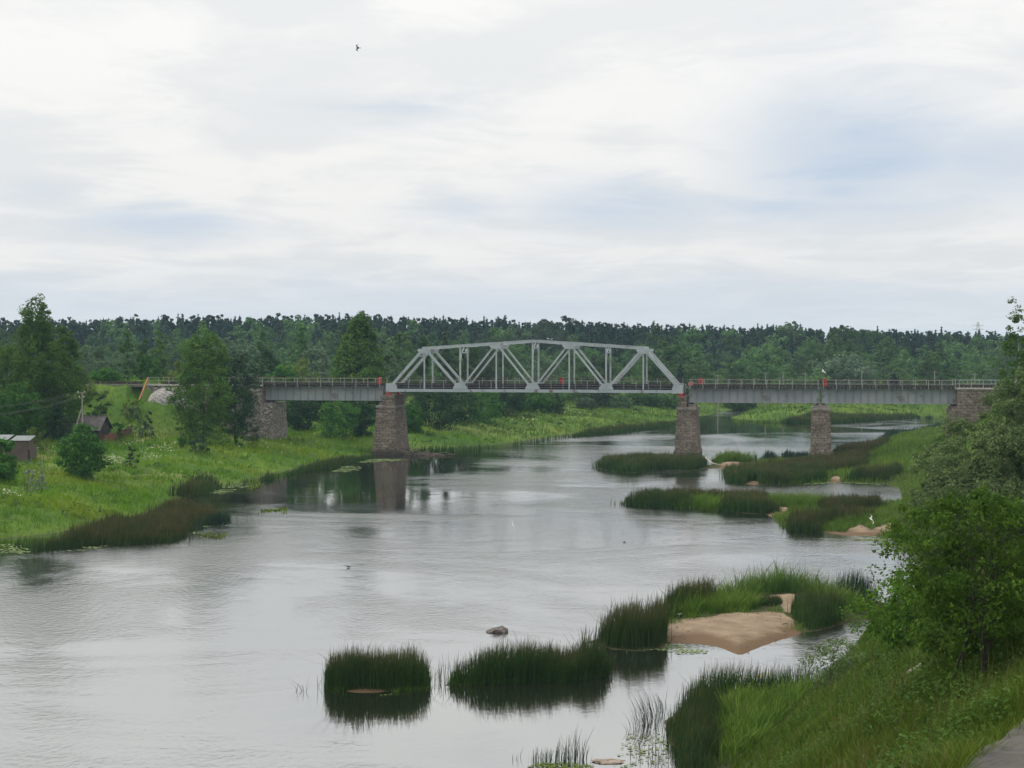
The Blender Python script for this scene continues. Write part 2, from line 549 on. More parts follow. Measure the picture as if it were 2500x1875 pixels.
M['meadow'] = blade_mat('meadow_grass', (0.053, 0.139, 0.007), (0.150, 0.305, 0.015), (0.248, 0.315, 0.024), .55, .45, .16, third=(0.187, 0.250, 0.017))
M['meadow_far'] = blade_mat('far_meadow_grass', (0.049, 0.111, 0.014), (0.108, 0.204, 0.025), (0.173, 0.222, 0.038), .55, .4, .10, third=(0.130, 0.179, 0.032))
M['slope_grass'] = blade_mat('slope_grass', (.022, .066, .005), (.085, .155, .010), (.16, .145, .035), .6, .4, .45, third=(.075, .120, .012))
M['rush'] = blade_mat('dark_rushes', (0.022, 0.063, 0.014), (0.051, 0.104, 0.024), (0.121, 0.092, 0.040), .72, .9, .3, third=(0.040, 0.071, 0.020))
M['rush_blue'] = blade_mat('blue_rushes', (.016, .044, .026), (.036, .070, .040), (.07, .065, .04), .8, .6, .3)
M['rush_brown'] = blade_mat('brown_headed_rushes', (.022, .056, .013), (.048, .082, .020), (.105, .080, .034), .55, .95, .25, third=(.048, .070, .020))
M['rush_mix'] = blade_mat('mixed_rushes', (.020, .055, .014), (.045, .085, .022), (.085, .07, .03), .65, .8, .6, third=(.045, .062, .018))
M['island_grass'] = blade_mat('island_grass', (0.041, 0.109, 0.010), (0.126, 0.224, 0.026), (0.192, 0.218, 0.050), .6, .5, .55, third=(0.096, 0.172, 0.022))
M['tall_grass'] = blade_mat('tall_pale_grass', (0.040, 0.103, 0.016), (0.100, 0.191, 0.027), (0.226, 0.250, 0.079), .6, .7, .3)
M['bright_grass'] = blade_mat('bright_grass', (.055, .13, .012), (.12, .22, .025), (.19, .22, .04), .6, .5, .3)


def terrain_mat():
    m, nt, b, L = new_mat('ground_soil_and_turf')
    geo = N(nt, 'ShaderNodeNewGeometry')
    n = N(nt, 'ShaderNodeTexNoise', ins={'Scale': 0.07, 'Detail': 7.0, 'Roughness': 0.62})
    L(geo.outputs['Position'], n.inputs[0])
    n2 = N(nt, 'ShaderNodeTexNoise', ins={'Scale': 0.9, 'Detail': 5.0, 'Roughness': 0.65})
    L(geo.outputs['Position'], n2.inputs[0])
    col = mixc(nt, remap(nt, n.outputs[0], .36, .64, 0, 1), (.040, .088, .010), (.088, .14, .018))
    col = mixc(nt, remap(nt, n2.outputs[0], .45, .7, 0, .6), col, (.028, .055, .016))
    isle = N(nt, 'ShaderNodeAttribute', attribute_name='isle')
    col = mixc(nt, isle.outputs['Fac'], col, mixc(nt, n2.outputs[0], (.022, .030, .010), (.055, .060, .022)))
    dry = N(nt, 'ShaderNodeAttribute', attribute_name='dry')
    col = mixc(nt, dry.outputs['Fac'], col, mixc(nt, n2.outputs[0], (.13, .14, .045), (.21, .19, .08)))
    sand = N(nt, 'ShaderNodeAttribute', attribute_name='sand')
    n3 = N(nt, 'ShaderNodeTexNoise', ins={'Scale': .7, 'Detail': 8.0, 'Roughness': 0.6})
    L(geo.outputs['Position'], n3.inputs[0])
    sc = mixc(nt, remap(nt, n3.outputs[0], .3, .7, 0, 1), (.165, .122, .083), (.24, .183, .128))
    sep = N(nt, 'ShaderNodeSeparateXYZ')
    L(geo.outputs['Position'], sep.inputs[0])
    wet = remap(nt, math_n(nt, 'ADD', sep.outputs[2], math_n(nt, 'MULTIPLY', n3.outputs[0], .25)), .28, .46, 1, 0)
    sc = mixc(nt, wet, sc, (.115, .076, .046))
    col = mixc(nt, remap(nt, math_n(nt, 'ADD', sand.outputs['Fac'], math_n(nt, 'MULTIPLY', math_n(nt, 'SUBTRACT', n3.outputs[0], .5), .5)), .4, .6, 0, 1), col, sc)
    mud = remap(nt, sep.outputs[2], -.05, .12, 1, 0)
    col = mixc(nt, math_n(nt, 'MULTIPLY', mud, math_n(nt, 'SUBTRACT', 1.0, sand.outputs['Fac'], clamp=True)), col, (.05, .042, .028))
    L(col, b.inputs['Base Color'])
    b.inputs['Roughness'].default_value = 0.95
    b.inputs['Specular IOR Level'].default_value = 0.1
    bn = N(nt, 'ShaderNodeBump', ins={'Strength': 0.7, 'Distance': 0.12})
    L(n2.outputs[0], bn.inputs['Height'])
    L(bn.outputs[0], b.inputs['Normal'])
    return m


def water_mat():
    m, nt, b, L = new_mat('river_water')
    geo = N(nt, 'ShaderNodeNewGeometry')
    mp = N(nt, 'ShaderNodeMapping', ins={'Scale': (0.085, 0.12, 1.0), 'Rotation': (0, 0, R(-14))})
    L(geo.outputs['Position'], mp.inputs[0])
    big = N(nt, 'ShaderNodeTexNoise', ins={'Scale': 0.36, 'Detail': 7.0, 'Roughness': 0.6, 'Distortion': 0.7})
    L(mp.outputs[0], big.inputs[0])
    mp2 = N(nt, 'ShaderNodeMapping', ins={'Scale': (1.0, 0.75, 1.0), 'Rotation': (0, 0, R(-20))})
    L(geo.outputs['Position'], mp2.inputs[0])
    rip = N(nt, 'ShaderNodeTexNoise', ins={'Scale': 2.6, 'Detail': 5.0, 'Roughness': 0.6})
    L(mp2.outputs[0], rip.inputs[0])
    sw = N(nt, 'ShaderNodeTexNoise', ins={'Scale': 0.45, 'Detail': 3.0, 'Roughness': 0.5})
    L(mp2.outputs[0], sw.inputs[0])
    ruffle = remap(nt, big.outputs[0], .40, .62, 0, 1)
    sep = N(nt, 'ShaderNodeSeparateXYZ')
    L(geo.outputs['Position'], sep.inputs[0])
    # sheltered water lies smoother: under the left bank, and among the near rushes
    shelter = None
    for cx, cyy, rx, ry in ((-22, 232, 17, 62), (10, 74, 18, 20), (-44, 150, 14, 14), (45, 345, 25, 40)):
        dx = math_n(nt, 'DIVIDE', math_n(nt, 'SUBTRACT', sep.outputs[0], float(cx)), float(rx))
        dy = math_n(nt, 'DIVIDE', math_n(nt, 'SUBTRACT', sep.outputs[1], float(cyy)), float(ry))
        q = math_n(nt, 'ADD', math_n(nt, 'MULTIPLY', dx, dx), math_n(nt, 'MULTIPLY', dy, dy))
        g = remap(nt, math_n(nt, 'ADD', q, math_n(nt, 'MULTIPLY', math_n(nt, 'SUBTRACT', big.outputs[0], .5), 3.0)), .5, 1.5, 1, 0)
        shelter = g if shelter is None else math_n(nt, 'MAXIMUM', shelter, g)
    live = math_n(nt, 'SUBTRACT', 1.0, math_n(nt, 'MULTIPLY', shelter, .85), clamp=True)
    amp = math_n(nt, 'MULTIPLY', live, math_n(nt, 'ADD', math_n(nt, 'MULTIPLY', ruffle, 0.042), 0.012))
    hgt = math_n(nt, 'ADD', math_n(nt, 'MULTIPLY', rip.outputs[0], amp), math_n(nt, 'MULTIPLY', sw.outputs[0], math_n(nt, 'ADD', math_n(nt, 'MULTIPLY', live, .014), .008)))
    bn = N(nt, 'ShaderNodeBump', ins={'Strength': 1.0, 'Distance': 1.0})
    L(hgt, bn.inputs['Height'])
    L(bn.outputs[0], b.inputs['Normal'])
    b.inputs['Base Color'].default_value = (.016, .017, .012, 1)
    rgh = math_n(nt, 'ADD', math_n(nt, 'MULTIPLY', math_n(nt, 'MULTIPLY', ruffle, live), .12), .025)
    L(rgh, b.inputs['Roughness'])
    b.inputs['IOR'].default_value = 2.4
    gl = N(nt, 'ShaderNodeBsdfGlossy')
    gl.inputs['Color'].default_value = (.78, .79, .79, 1)
    L(rgh, gl.inputs['Roughness'])
    L(bn.outputs[0], gl.inputs['Normal'])
    mx = N(nt, 'ShaderNodeMixShader', ins={0: .55})
    L(b.outputs[0], mx.inputs[1])
    L(gl.outputs[0], mx.inputs[2])
    L(mx.outputs[0], nt.nodes['Material Output'].inputs[0])
    return m


M['ground'] = terrain_mat()
M['water'] = water_mat()
M['lily'] = leaf_mat('lily_pad', (0.080, 0.120, 0.036), (0.192, 0.248, 0.096), transl=0, nscale=.6)
M['weed'] = leaf_mat('water_weed', (.06, .095, .012), (.13, .18, .03), transl=0, nscale=.6)
M['flower'] = leaf_mat('cream_flower', (.42, .42, .26), (.58, .58, .42), transl=0, nscale=1.0)
M['flower_yellow'] = leaf_mat('yellow_flower', (.42, .30, .02), (.6, .48, .04), transl=0, nscale=1.0)

# ------------------------------------------------------------------ survey: photo measurements -> metres on the ground
CP, SP = math.cos(PITCH), math.sin(PITCH)


def ray(u, v):
    x = u - 1250.0
    yv = 937.5 - v
    return np.array([x, F * CP + yv * SP, -F * SP + yv * CP])


def gz(u, v, z=0.0):
    d = ray(u, v)
    k = (z - H) / d[2]
    return (d[0] * k, d[1] * k)


ZOOM = {2: (600, 700, .316456), 3: (1200, 700, .316456), 4: (1800, 700, .316456), 5: (0, 1000, .316456), 1: (0, 700, .316456),
        6: (700, 1350, .40687), 7: (1700, 1000, .36166), 8: (1500, 1275, .45208), 9: (0, 0, 1.1302)}


def zp(k, x, y):
    a = ZOOM[k]
    return (a[0] + x * a[2], a[1] + y * a[2])


def poly(k, pts, z=0.0):
    out = []
    for p in pts:
        zz = p[2] if len(p) > 2 else z
        u, v = zp(k, p[0], p[1])
        out.append(gz(u, v, zz))
    return np.array(out)


def mixed(*segs):
    return np.concatenate([np.asarray(s, float).reshape(-1, 2) for s in segs])


# ---- shores
LEFT_SHORE = mixed([(-700, 40), (-160, 60), (-100, 78), (-72, 105), (-55, 130)],
                   poly(5, [(0, 1000), (400, 960), (800, 905), (1000, 870), (1350, 720), (1450, 640), (1700, 600), (2000, 530), (2150, 480)]),
                   poly(2, [(300, 1425), (500, 1395), (850, 1318), (1000, 1298), (1260, 1265), (1500, 1250), (1900, 1222)]),
                   poly(3, [(0, 1225), (300, 1185), (600, 1145), (900, 1112), (1100, 1090), (1430, 1040), (1600, 1000), (1750, 975)]),
                   [(62, 445), (66, 445)],
                   poly(3, [(1840, 1012), (2000, 1028), (2212, 1033)]),
                   poly(4, [(300, 1032), (600, 1042), (900, 1030), (1200, 1013), (1400, 1003), (1640, 996)]),
                   [(200, 420), (500, 460), (4000, 620), (4000, 9000), (-4000, 9000), (-4000, 40)])
RIGHT_SHORE = np.array([(-34, -30), (-20, 0), (-7, 30), (6.6, 60), (11.8, 75), (18, 90), (23, 105), (30, 120), (33, 139), (36, 150), (39, 168), (43, 185), (45, 195),
                        (44, 207), (46, 222), (50, 239), (57, 270), (66, 298), (78, 321), (90, 347), (150, 385), (400, 420), (4000, 520), (4000, -400), (-34, -400)], float)
ISLES = {
    'pier': mixed(poly(3, [(770, 1375), (830, 1410), (1000, 1432), (1100, 1440), (1230, 1412), (1550, 1425), (1650, 1405), (1800, 1400), (1930, 1385)]), poly(3, [(2180, 1350), (2200, 1330, 1.4), (2100, 1290, 1.4), (1950, 1270, 1.4), (1760, 1268, 1.4), (1690, 1300, 1.4), (1400, 1300, 1.4), (1150, 1285, 1.4), (900, 1295, 1.4), (780, 1320, 1.4)])),
    'mid': poly(7, [(180, 420), (200, 490), (330, 505), (600, 512), (880, 492), (1000, 492), (1290, 505), (1500, 480), (1640, 300), (1640, 190, 1), (1230, 195, 1.2), (1000, 235, 1.2), (920, 240, 1.2), (780, 275, 1.2), (640, 300, 1.2), (580, 330), (300, 365), (200, 390)]),
    'front': mixed(poly(9, [(1318, 1085), (1400, 1095), (1500, 1100), (1600, 1108), (1660, 1112), (1690, 1140), (1780, 1150), (1850, 1157), (1925, 1160), (1985, 1170)]), [(38, 150), (46, 178)], poly(7, [(1300, 585, .8), (1100, 605, 1.0), (900, 575, 1.2), (600, 560, 1.2), (300, 548, 1.2), (0, 532, 1.2)]), poly(9, [(1500, 1056, 1.2), (1400, 1058, 1.2), (1330, 1062, 1.2)])),
    'near': mixed(poly(8, [(-180, 640), (0, 690), (150, 697), (290, 680), (310, 655), (430, 648), (560, 665), (680, 712), (720, 690), (830, 650), (1010, 597), (1080, 590), (1200, 562), (1330, 535), (1500, 520)]), poly(8, [(1500, 400, .5), (1400, 320, 1.2), (1200, 290, 1.2), (1050, 250, 1.5), (900, 232, 1.5), (750, 240, 1.5), (520, 300, 1.5), (350, 310, 1.5), (210, 350, 1.5), (180, 420, 1.5), (0, 450, 1.5), (-150, 510, 1.5)])),
    'clump_a': poly(6, [(260, 818), (400, 832), (620, 830), (830, 805), (820, 770), (260, 780)]),
    'clump_b': poly(6, [(950, 800), (1070, 785), (1500, 760), (1900, 735), (1900, 715), (1500, 735), (960, 775)]),
    'shore': mixed(poly(8, [(330, 1327), (310, 1250), (290, 1150), (270, 1080), (330, 1030), (450, 990), (700, 960), (1000, 930), (1100, 910)]), [(20, 84), (12, 66), (9, 60)]),
}
SANDS = [
    poly(8, [(285, 530), (420, 520), (540, 520), (640, 505), (740, 500), (800, 495), (900, 490), (960, 530), (1000, 570), (1005, 597), (830, 650), (720, 690), (680, 715), (560, 665), (430, 645), (300, 650)], 0.25),
    poly(8, [(750, 385), (860, 378), (990, 385), (1100, 440), (1230, 490), (1150, 500), (920, 470), (860, 410), (770, 410)], 0.5),
    poly(7, [(840, 845), (880, 815), (1000, 825), (1110, 790), (1180, 820), (1290, 780), (1370, 785), (1310, 830), (1200, 845)], 0.15),
    poly(7, [(460, 705), (500, 660), (560, 670), (620, 670), (610, 700), (560, 715)], 0.2),
    poly(7, [(150, 385), (170, 350), (270, 345), (300, 365), (200, 400)], 0.3),
    poly(7, [(325, 500), (355, 488), (400, 488), (430, 498), (380, 507)], 0.1),
    poly(7, [(895, 488), (915, 468), (960, 466), (985, 486), (950, 492)], 0.1),
    poly(6, [(330, 828), (420, 795), (560, 795), (620, 815), (560, 835), (400, 838)], 0.1),
    poly(6, [(1400, 772), (1500, 755), (1620, 755), (1640, 772), (1500, 778)], 0.1),
]


def inside(P, pl):
    x, y = P[:, 0], P[:, 1]
    r = np.zeros(len(P), bool)
    j = len(pl) - 1
    for i in range(len(pl)):
        xi, yi = pl[i]
        xj, yj = pl[j]
        c = ((yi > y) != (yj > y))
        if yi != yj:
            r ^= c & (x < (xj - xi) * (y - yi) / (yj - yi) + xi)
        j = i
    return r


def sdist(P, pl, reach=None):
    """signed distance, positive inside"""
    if reach is not None:
        lo, hi = pl.min(0) - reach, pl.max(0) + reach
        m = np.all((P > lo) & (P < hi), axis=1)
        out = np.full(len(P), -reach, float)
        if m.any():
            out[m] = sdist(P[m], pl)
        return out
    best = np.full(len(P), 1e18)
    for i in range(len(pl)):
        a, b = pl[i], pl[(i + 1) % len(pl)]
        ab = b - a
        l2 = float(ab @ ab) + 1e-12
        ap = P - a
        t = np.clip((ap @ ab) / l2, 0, 1)
        d = ap - t[:, None] * ab
        best = np.minimum(best, (d * d).sum(1))
    d = np.sqrt(best)
    return np.where(inside(P, pl), d, -d)


_vr = np.random.default_rng(7)
_perm = _vr.random((256, 256))


def vnoise(x, y):
    xi, yi = np.floor(x).astype(int), np.floor(y).astype(int)
    fx, fy = x - xi, y - yi
    fx, fy = fx * fx * (3 - 2 * fx), fy * fy * (3 - 2 * fy)
    g = lambda a, b: _perm[a & 255, b & 255]
    return (g(xi, yi) * (1 - fx) + g(xi + 1, yi) * fx) * (1 - fy) + (g(xi, yi + 1) * (1 - fx) + g(xi + 1, yi + 1) * fx) * fy


def fbm(x, y, o=4):
    s, a, t = 0, 1.0, 0
    for k in range(o):
        s = s + a * vnoise(x * 2 ** k + 17 * k, y * 2 ** k + 5 * k)
        t += a
        a *= 0.5
    return s / t


def idw(P, pts):
    pts = np.array(pts, float)
    w = 1 / (((P[:, None, :] - pts[None, :, :2]) ** 2).sum(2) + 30.0) ** 1.5
    return (w * pts[None, :, 2]).sum(1) / w.sum(1)


# ---- bridge line
A_BR = R(9.8)
CA, SA = math.cos(A_BR), math.sin(A_BR)
PANEL = 5.5
_D0 = 250.0
BX0, BY0 = (1300.3 - 1250) / F * _D0, _D0


def bw(t, w, z=0.0):
    return (BX0 + t * CA + w * SA, BY0 - t * SA + w * CA, z)


def t_of(u, w=0.0):
    k = (u - 1250.0) / F
    return (k * (BY0 + w * CA) - BX0 - w * SA) / (CA + k * SA)


T_ABL = t_of(643, 0.5)        # front face of the left abutment, where the girder starts
T_ABR = t_of(2335, 0.5)
DECK = 10.35                  # underside of the track

CAP_L = [(-75, 150, 4.2), (-60, 165, 4.3), (-55, 195, 4.4), (-62, 235, 5.0), (-40, 232, 4.0), (-38, 258, 2.6), (-28, 262, 2.3), (-22, 300, 3.2), (0, 325, 3.0), (25, 370, 3.0),
         (50, 400, 3.0), (95, 420, 3.2), (-90, 330, 4.0), (-40, 215, 3.4), (-48, 245, 3.6), (100, 470, 3.5), (0, 450, 3.5), (-120, 450, 4.5), (-150, 250, 5)]
CAP_R = [(10, 20, 11.5), (14, 48, 11.5), (30, 75, 10), (36, 100, 6.5), (45, 130, 4.5), (50, 160, 3.0), (54, 195, 2.0), (56, 230, 1.6), (70, 235, 2.0), (95, 240, 3), (80, 300, 1.5),
         (110, 340, 1.5), (200, 300, 4), (-30, -10, 11.5)]


def height(P, noise=True):
    P = np.asarray(P, float).reshape(-1, 2)
    x, y = P[:, 0], P[:, 1]
    h = np.full(len(P), -1.3)
    dl = sdist(P, LEFT_SHORE)
    cl = idw(P, CAP_L) + np.clip(y - 430, 0, 330) * 0.022
    m = dl > -6
    prof = np.where(dl > 0, cl * (1 - np.exp(-np.maximum(dl, 0) * 0.17 / np.maximum(cl, .5) * 1.15)), dl * 0.28)
    h = np.where(m, np.maximum(h, prof), h)
    dr = sdist(P, RIGHT_SHORE)
    cr = idw(P, CAP_R)
    sl = np.interp(y, [60, 85, 110, 150], [0.76, .66, .4, .22])
    q = np.maximum(dr, 0) * sl
    pr = np.where(dr > 0, np.where(y < 105, np.minimum(q, cr) - 0.25 * np.exp(-((q - cr) / .8) ** 2), cr * (1 - np.exp(-q / np.maximum(cr, .4)))), dr * 0.3)
    h = np.where(dr > -6, np.maximum(h, pr), h)
    for k, pl in ISLES.items():
        d = sdist(P, pl, 5.0)
        cap = {'near': .5, 'front': .45, 'mid': .45, 'pier': .35, 'shore': .35}.get(k, .18)
        p = np.where(d > 0, cap * (1 - np.exp(-np.maximum(d, 0) * 0.16 / cap)), d * .22)
        h = np.maximum(h, p)
    # railway embankments at both ends
    t = (x - BX0) * CA - (y - BY0) * SA
    w = (x - BX0) * SA + (y - BY0) * CA
    dw = np.maximum(np.abs(w - 2.85) - 3.6, 0)
    endl = np.maximum(t - (T_ABL - 17), 0)
    endr = np.maximum((T_ABR + 11.0) - t, 0)
    for e in (endl, endr):
        eh = 10.75 - np.sqrt(dw ** 2 + (e * 1.0) ** 2) * 0.60
        h = np.where((eh > h) & (y < 420), eh, h)
    ct = t - (T_ABL - 14.2)
    rc = np.sqrt(ct ** 2 + (np.minimum(w + .35, 0) * 1.2) ** 2)
    h = np.where((rc < 7) & (w < 0), np.minimum(h, 7.1 + .6 * np.maximum(rc - 4.2, 0)), h)
    if noise:
        lf = fbm(x * 0.13, y * 0.13) - .5
        hf = fbm(x * 0.55 + 9, y * 0.55) - .5
        amp = np.clip(h * 0.8, 0, 1.0)
        h = h + amp * (lf * 1.7 + hf * 0.65)
        h = h + np.clip(h + .3, 0, .3) * hf * .35
    return h


def hz(x, y):
    return float(height([(x, y)])[0])


def hit(u, v):
    """where the sight line through a photo point meets the ground"""
    d = ray(u, v)
    s = np.concatenate([np.arange(18, 130, .25), np.arange(130, 700, 1.0)]) / d[1]
    Pp = s[:, None] * d[None, :]
    z = H + Pp[:, 2]
    g = np.maximum(height(Pp[:, :2]), 0)
    i = np.argmax(z <= g)
    return (Pp[i, 0], Pp[i, 1], float(g[i]))


# ------------------------------------------------------------------ ground sheet and river
def build_ground():
    ys = np.concatenate([np.arange(-40, 14, 3.0), np.exp(np.linspace(math.log(14), math.log(470), 620)), np.exp(np.linspace(math.log(478), math.log(6500), 60))])
    tx = np.concatenate([np.linspace(-1.1, -.36, 40), np.linspace(-.355, .345, 520), np.linspace(.35, 1.1, 40)])
    nx = len(tx)
    Y = np.repeat(ys, nx)
    X = np.tile(tx, len(ys)) * (Y + 42)
    P = np.stack([X, Y], 1)
    Z = np.concatenate([height(P[i:i + 60000]) for i in range(0, len(P), 60000)])
    sand = np.full(len(P), -1.0)
    for s in SANDS:
        sand = np.maximum(sand, sdist(P, s, 2.0))
    sand = sand + (fbm(X * .9 + 7, Y * .6) - .5) * .9
    sandv = np.clip(sand * 1.2 + .5, 0, 1)
    isle = np.zeros(len(P))
    for pl in ISLES.values():
        isle = np.maximum(isle, np.clip(sdist(P, pl, 3.0) * 1.5 + 1.2, 0, 1))
    isle = isle * (Z < .9)
    Z = Z + np.clip(sand, 0, 1.2) * 0.09
    dry = np.clip((fbm(X * .05 + 3, Y * .05) - .58) * 4, 0, 1) * (X < 60) * (Y > 130) * .5
    for (px, py, w_) in ((90, 1112, 5), (110, 1122, 4), (360, 1068, 4)):
        c = hit(px, py)
        dry = np.maximum(dry, np.exp(-(((X - c[0]) / w_) ** 2 + ((Y - c[1]) / (w_ * 1.2)) ** 2)))
    ny = len(ys)
    i, j = np.meshgrid(np.arange(ny - 1), np.arange(nx - 1), indexing='ij')
    a = (i * nx + j).ravel()
    Q = np.stack([a, a + 1, a + nx + 1, a + nx], 1)
    o = mk('ground', np.stack([X, Y, Z], 1), Q, M['ground'], attrs={'sand': sandv, 'dry': dry, 'isle': isle}, smooth=True)
    tag(o, 'grassy river banks, low islands and sandbars', 'ground', kind='structure')
    xs = np.array([-5000., 5000.])
    w = mk('river', [(-5000, -40, 0), (5000, -40, 0), (5000, 7000, 0), (-5000, 7000, 0)], [[0, 1, 2, 3]], M['water'])
    tag(w, 'calm grey river water reflecting the clouds', 'river', kind='structure')


build_ground()

# ------------------------------------------------------------------ the bridge
BR = (BX0, BY0, 0.0)


def bridge_thing(name, label, cat, t0, group=None):
    e = empty(name, bw(t0, 0, 0), -A_BR)
    tag(e, label, cat, group)
    return e


def railing(parent, x0, x1, w, ztop, zfoot, n, rail_mat, mids=(0.5,), post_mat='post', name='railing'):
    b = MB()
    b.bar((x0, w, ztop), (x1, w, ztop), .05, .05, (0, 0, 1))
    for f in mids:
        zz = zfoot + (ztop - zfoot) * f
        b.bar((x0, w + .004, zz), (x1, w + .004, zz), .04, .035, (0, 0, 1))
    r = b.build(name, M[rail_mat], parent)
    p = MB()
    p.bar((0, 0, zfoot), (0, 0, ztop + .03), .065, .065, (0, 1, 0))
    first = p.build('post', M[post_mat], r)
    for i in range(n):
        o = first if i == 0 else dup(first, r)
        o.location = (x0 + .25 + (x1 - x0 - .5) * i / (n - 1), w, 0)
    return r


def track(parent, x0, x1, zb):
    s = MB()
    k = 0
    x = x0 + .2
    while x < x1 - .2:
        s.box(x, x + .24, 1.45, 4.25, zb, zb + .24)
        x += .52
    s.build('sleepers', M['sleeper'], parent)
    for wy in (2.09, 3.61):
        r = MB()
        r.box(x0, x1, wy - .07, wy + .07, zb + .242, zb + .28)
        r.box(x0, x1, wy - .012, wy + .012, zb + .28, zb + .37)
        r.box(x0, x1, wy - .037, wy + .037, zb + .37, zb + .41)
        r.build('rail', M['rail'], parent)
    g = MB()
    for wy in (1.62, 4.0):
        g.box(x0, x1, wy - .09, wy + .09, zb + .245, zb + .42)
    g.build('guard_timber', M['sleeper'], parent)


def truss_span():
    e = bridge_thing('truss_span', 'long pale grey steel truss railway span with arched top', 'bridge span', 0)
    zb = 9.75
    zt = {1: 16.12, 2: 16.47, 3: 16.82, 4: 17.17, 5: 16.82, 6: 16.47, 7: 16.12}
    X = lambda i: (i - 4) * PANEL
    Wd = 5.7

    def part(name, p, q, a, b, mat='steel', up=(0, 0, 1)):
        m = MB()
        m.bar(p, q, a, b, up)
        return m.build(name, M[mat], e)
    for w in (0.0, Wd):
        part('bottom_chord', (X(0) - .35, w, zb), (X(8) + .35, w, zb), .44, .36, 'steel_stained')
        m = MB()
        m.bar((X(1) - .3, w, zt[1] - .02), (X(4), w, zt[4]), .38, .44, (0, 0, 1))
        m.bar((X(1) - .2, w, zt[1] + .19), (X(4), w, zt[4] + .205), .025, .50, (0, 0, 1))
        m.build('top_chord', M['steel'], e)
        m = MB()
        m.bar((X(4), w, zt[4]), (X(7) + .3, w, zt[7] - .02), .38, .445, (0, 0, 1))
        m.bar((X(4), w, zt[4] + .205), (X(7) + .2, w, zt[7] + .19), .025, .505, (0, 0, 1))
        m.build('top_chord', M['steel'], e)
        for i, j, sz in ((0, 1, .42), (8, 7, .42)):
            part('end_post', (X(i), w, zb + .2), (X(j), w, zt[j]), sz, .36, up=(0, 0, 1))
        for i, j, sz in ((1, 2, .34), (3, 2, .26), (3, 4, .24), (5, 4, .24), (5, 6, .26), (7, 6, .34)):
            part('diagonal', (X(i), w, zt[i]), (X(j), w, zb + .2), sz, .30, up=(0, 0, 1))
        for i in range(1, 8):
            part('vertical_post', (X(i), w, zb + .26), (X(i), w, zt[i] - .24), .23 if i % 2 == 0 else .20, .22, up=(1, 0, 0))
        for i in (2, 4, 6):
            for s in (-1, 1):
                g = MB()
                y = w + s * .195
                g.prism([(X(i) - 1.05, zb + .25), (X(i) + 1.05, zb + .25), (X(i) + 1.05, zb + .5), (X(i) + .55, zb + 1.15), (X(i) - .55, zb + 1.15), (X(i) - 1.05, zb + .5)], y - .012, y + .012)
                g.build('gusset_plate', M['steel'], e)
        for i in (1, 3, 5, 7):
            k = zt[i] - .2
            for s in (-1, 1):
                g = MB()
                y = w + s * .237
                g.prism([(X(i) - 1.05, k - .1), (X(i) - .65, k - .62), (X(i) + .65, k - .62), (X(i) + 1.05, k - .1), (X(i) + .9, k + .1), (X(i) - .9, k + .1)], y - .012, y + .012)
                g.build('gusset_plate', M['steel'], e)
        for i, s in ((0, 1), (8, -1)):
            for q in (-1, 1):
                g = MB()
                y = w + q * .200
                x = X(i)
                pts = [(x - .4 * s, zb - .27), (x + 1.25 * s, zb - .27), (x + 1.25 * s, zb + .55), (x + .9 * s, zb + 1.15), (x - .4 * s, zb + 1.0)]
                g.prism(pts if s > 0 else pts[::-1], y - .014, y + .014)
                g.build('gusset_plate', M['steel'], e)
    # sway frames, portals, top laterals
    for i in (2, 4, 6):
        z = zt[i]
        m = MB()
        m.bar((X(i), .2, z - .1), (X(i), Wd - .2, z - .1), .22, .2, (0, 0, 1))
        m.bar((X(i), .2, z - 1.05), (X(i), Wd - .2, z - 1.05), .14, .14, (0, 0, 1))
        n = 4
        for k in range(n):
            y0, y1 = .25 + (Wd - .5) * k / n, .25 + (Wd - .5) * (k + 1) / n
            za, zc = (z - .2, z - 1.0) if k % 2 == 0 else (z - 1.0, z - .2)
            m.bar((X(i), y0, za), (X(i), y1, zc), .1, .1, (1, 0, 0))
        for y0, y1 in ((.15, 1.1), (Wd - .15, Wd - 1.1)):
            m.bar((X(i) + .01, y0, z - 2.6), (X(i) + .01, y1, z - 1.05), .12, .12, (1, 0, 0))
        m.build('sway_frame', M['steel'], e)
    for i, s in ((1, -1), (7, 1)):
        m = MB()
        z = zt[i]
        m.bar((X(i), .25, z - .1), (X(i), Wd - .25, z - .1), .4, .4, (0, 0, 1))
        xs = X(i) + s * 1.0
        m.bar((xs, .25, z - 1.2), (xs, Wd - .25, z - 1.2), .3, .2, (0, 0, 1))
        m.bar((X(i) + s * .1, .3, z - .25), (xs, 2.85, z - 1.2), .12, .12, (0, 0, 1))
        m.bar((X(i) + s * .1, Wd - .3, z - .25), (xs, 2.85, z - 1.21), .12, .12, (0, 0, 1))
        m.build('portal_frame', M['steel'], e)
    for i in range(1, 7):
        m = MB()
        m.bar((X(i), .3, zt[i] - .05), (X(i + 1), Wd - .3, zt[i + 1] - .05), .12, .12, (0, 0, 1))
        m.bar((X(i), Wd - .3, zt[i] - .18), (X(i + 1), .3, zt[i + 1] - .18), .12, .12, (0, 0, 1))
        if i % 2 == 0 and i != 4:
            pass
        m.build('top_lateral', M['steel'], e)
    for i in range(9):
        m = MB()
        m.box(X(i) - .16, X(i) + .16, .185, Wd - .185, zb - .2, zb + .5)
        m.build('floor_beam', M['dark_steel'], e)
    for y in (1.95, 3.75):
        m = MB()
        for i in range(8):
            m.box(X(i) + .165, X(i + 1) - .165, y - .12, y + .12, zb - .15, zb + .58)
        m.build('stringer', M['dark_steel'], e)
    track(e, X(0) - .4, X(8) + .4, DECK)
    for y0, y1 in ((.30, 1.42), (4.28, Wd - .3)):
        m = MB()
        m.box(X(0) - .4, X(8) + .4, y0, y1, DECK + .16, DECK + .22)
        m.build('walkway', M['sleeper'], e)
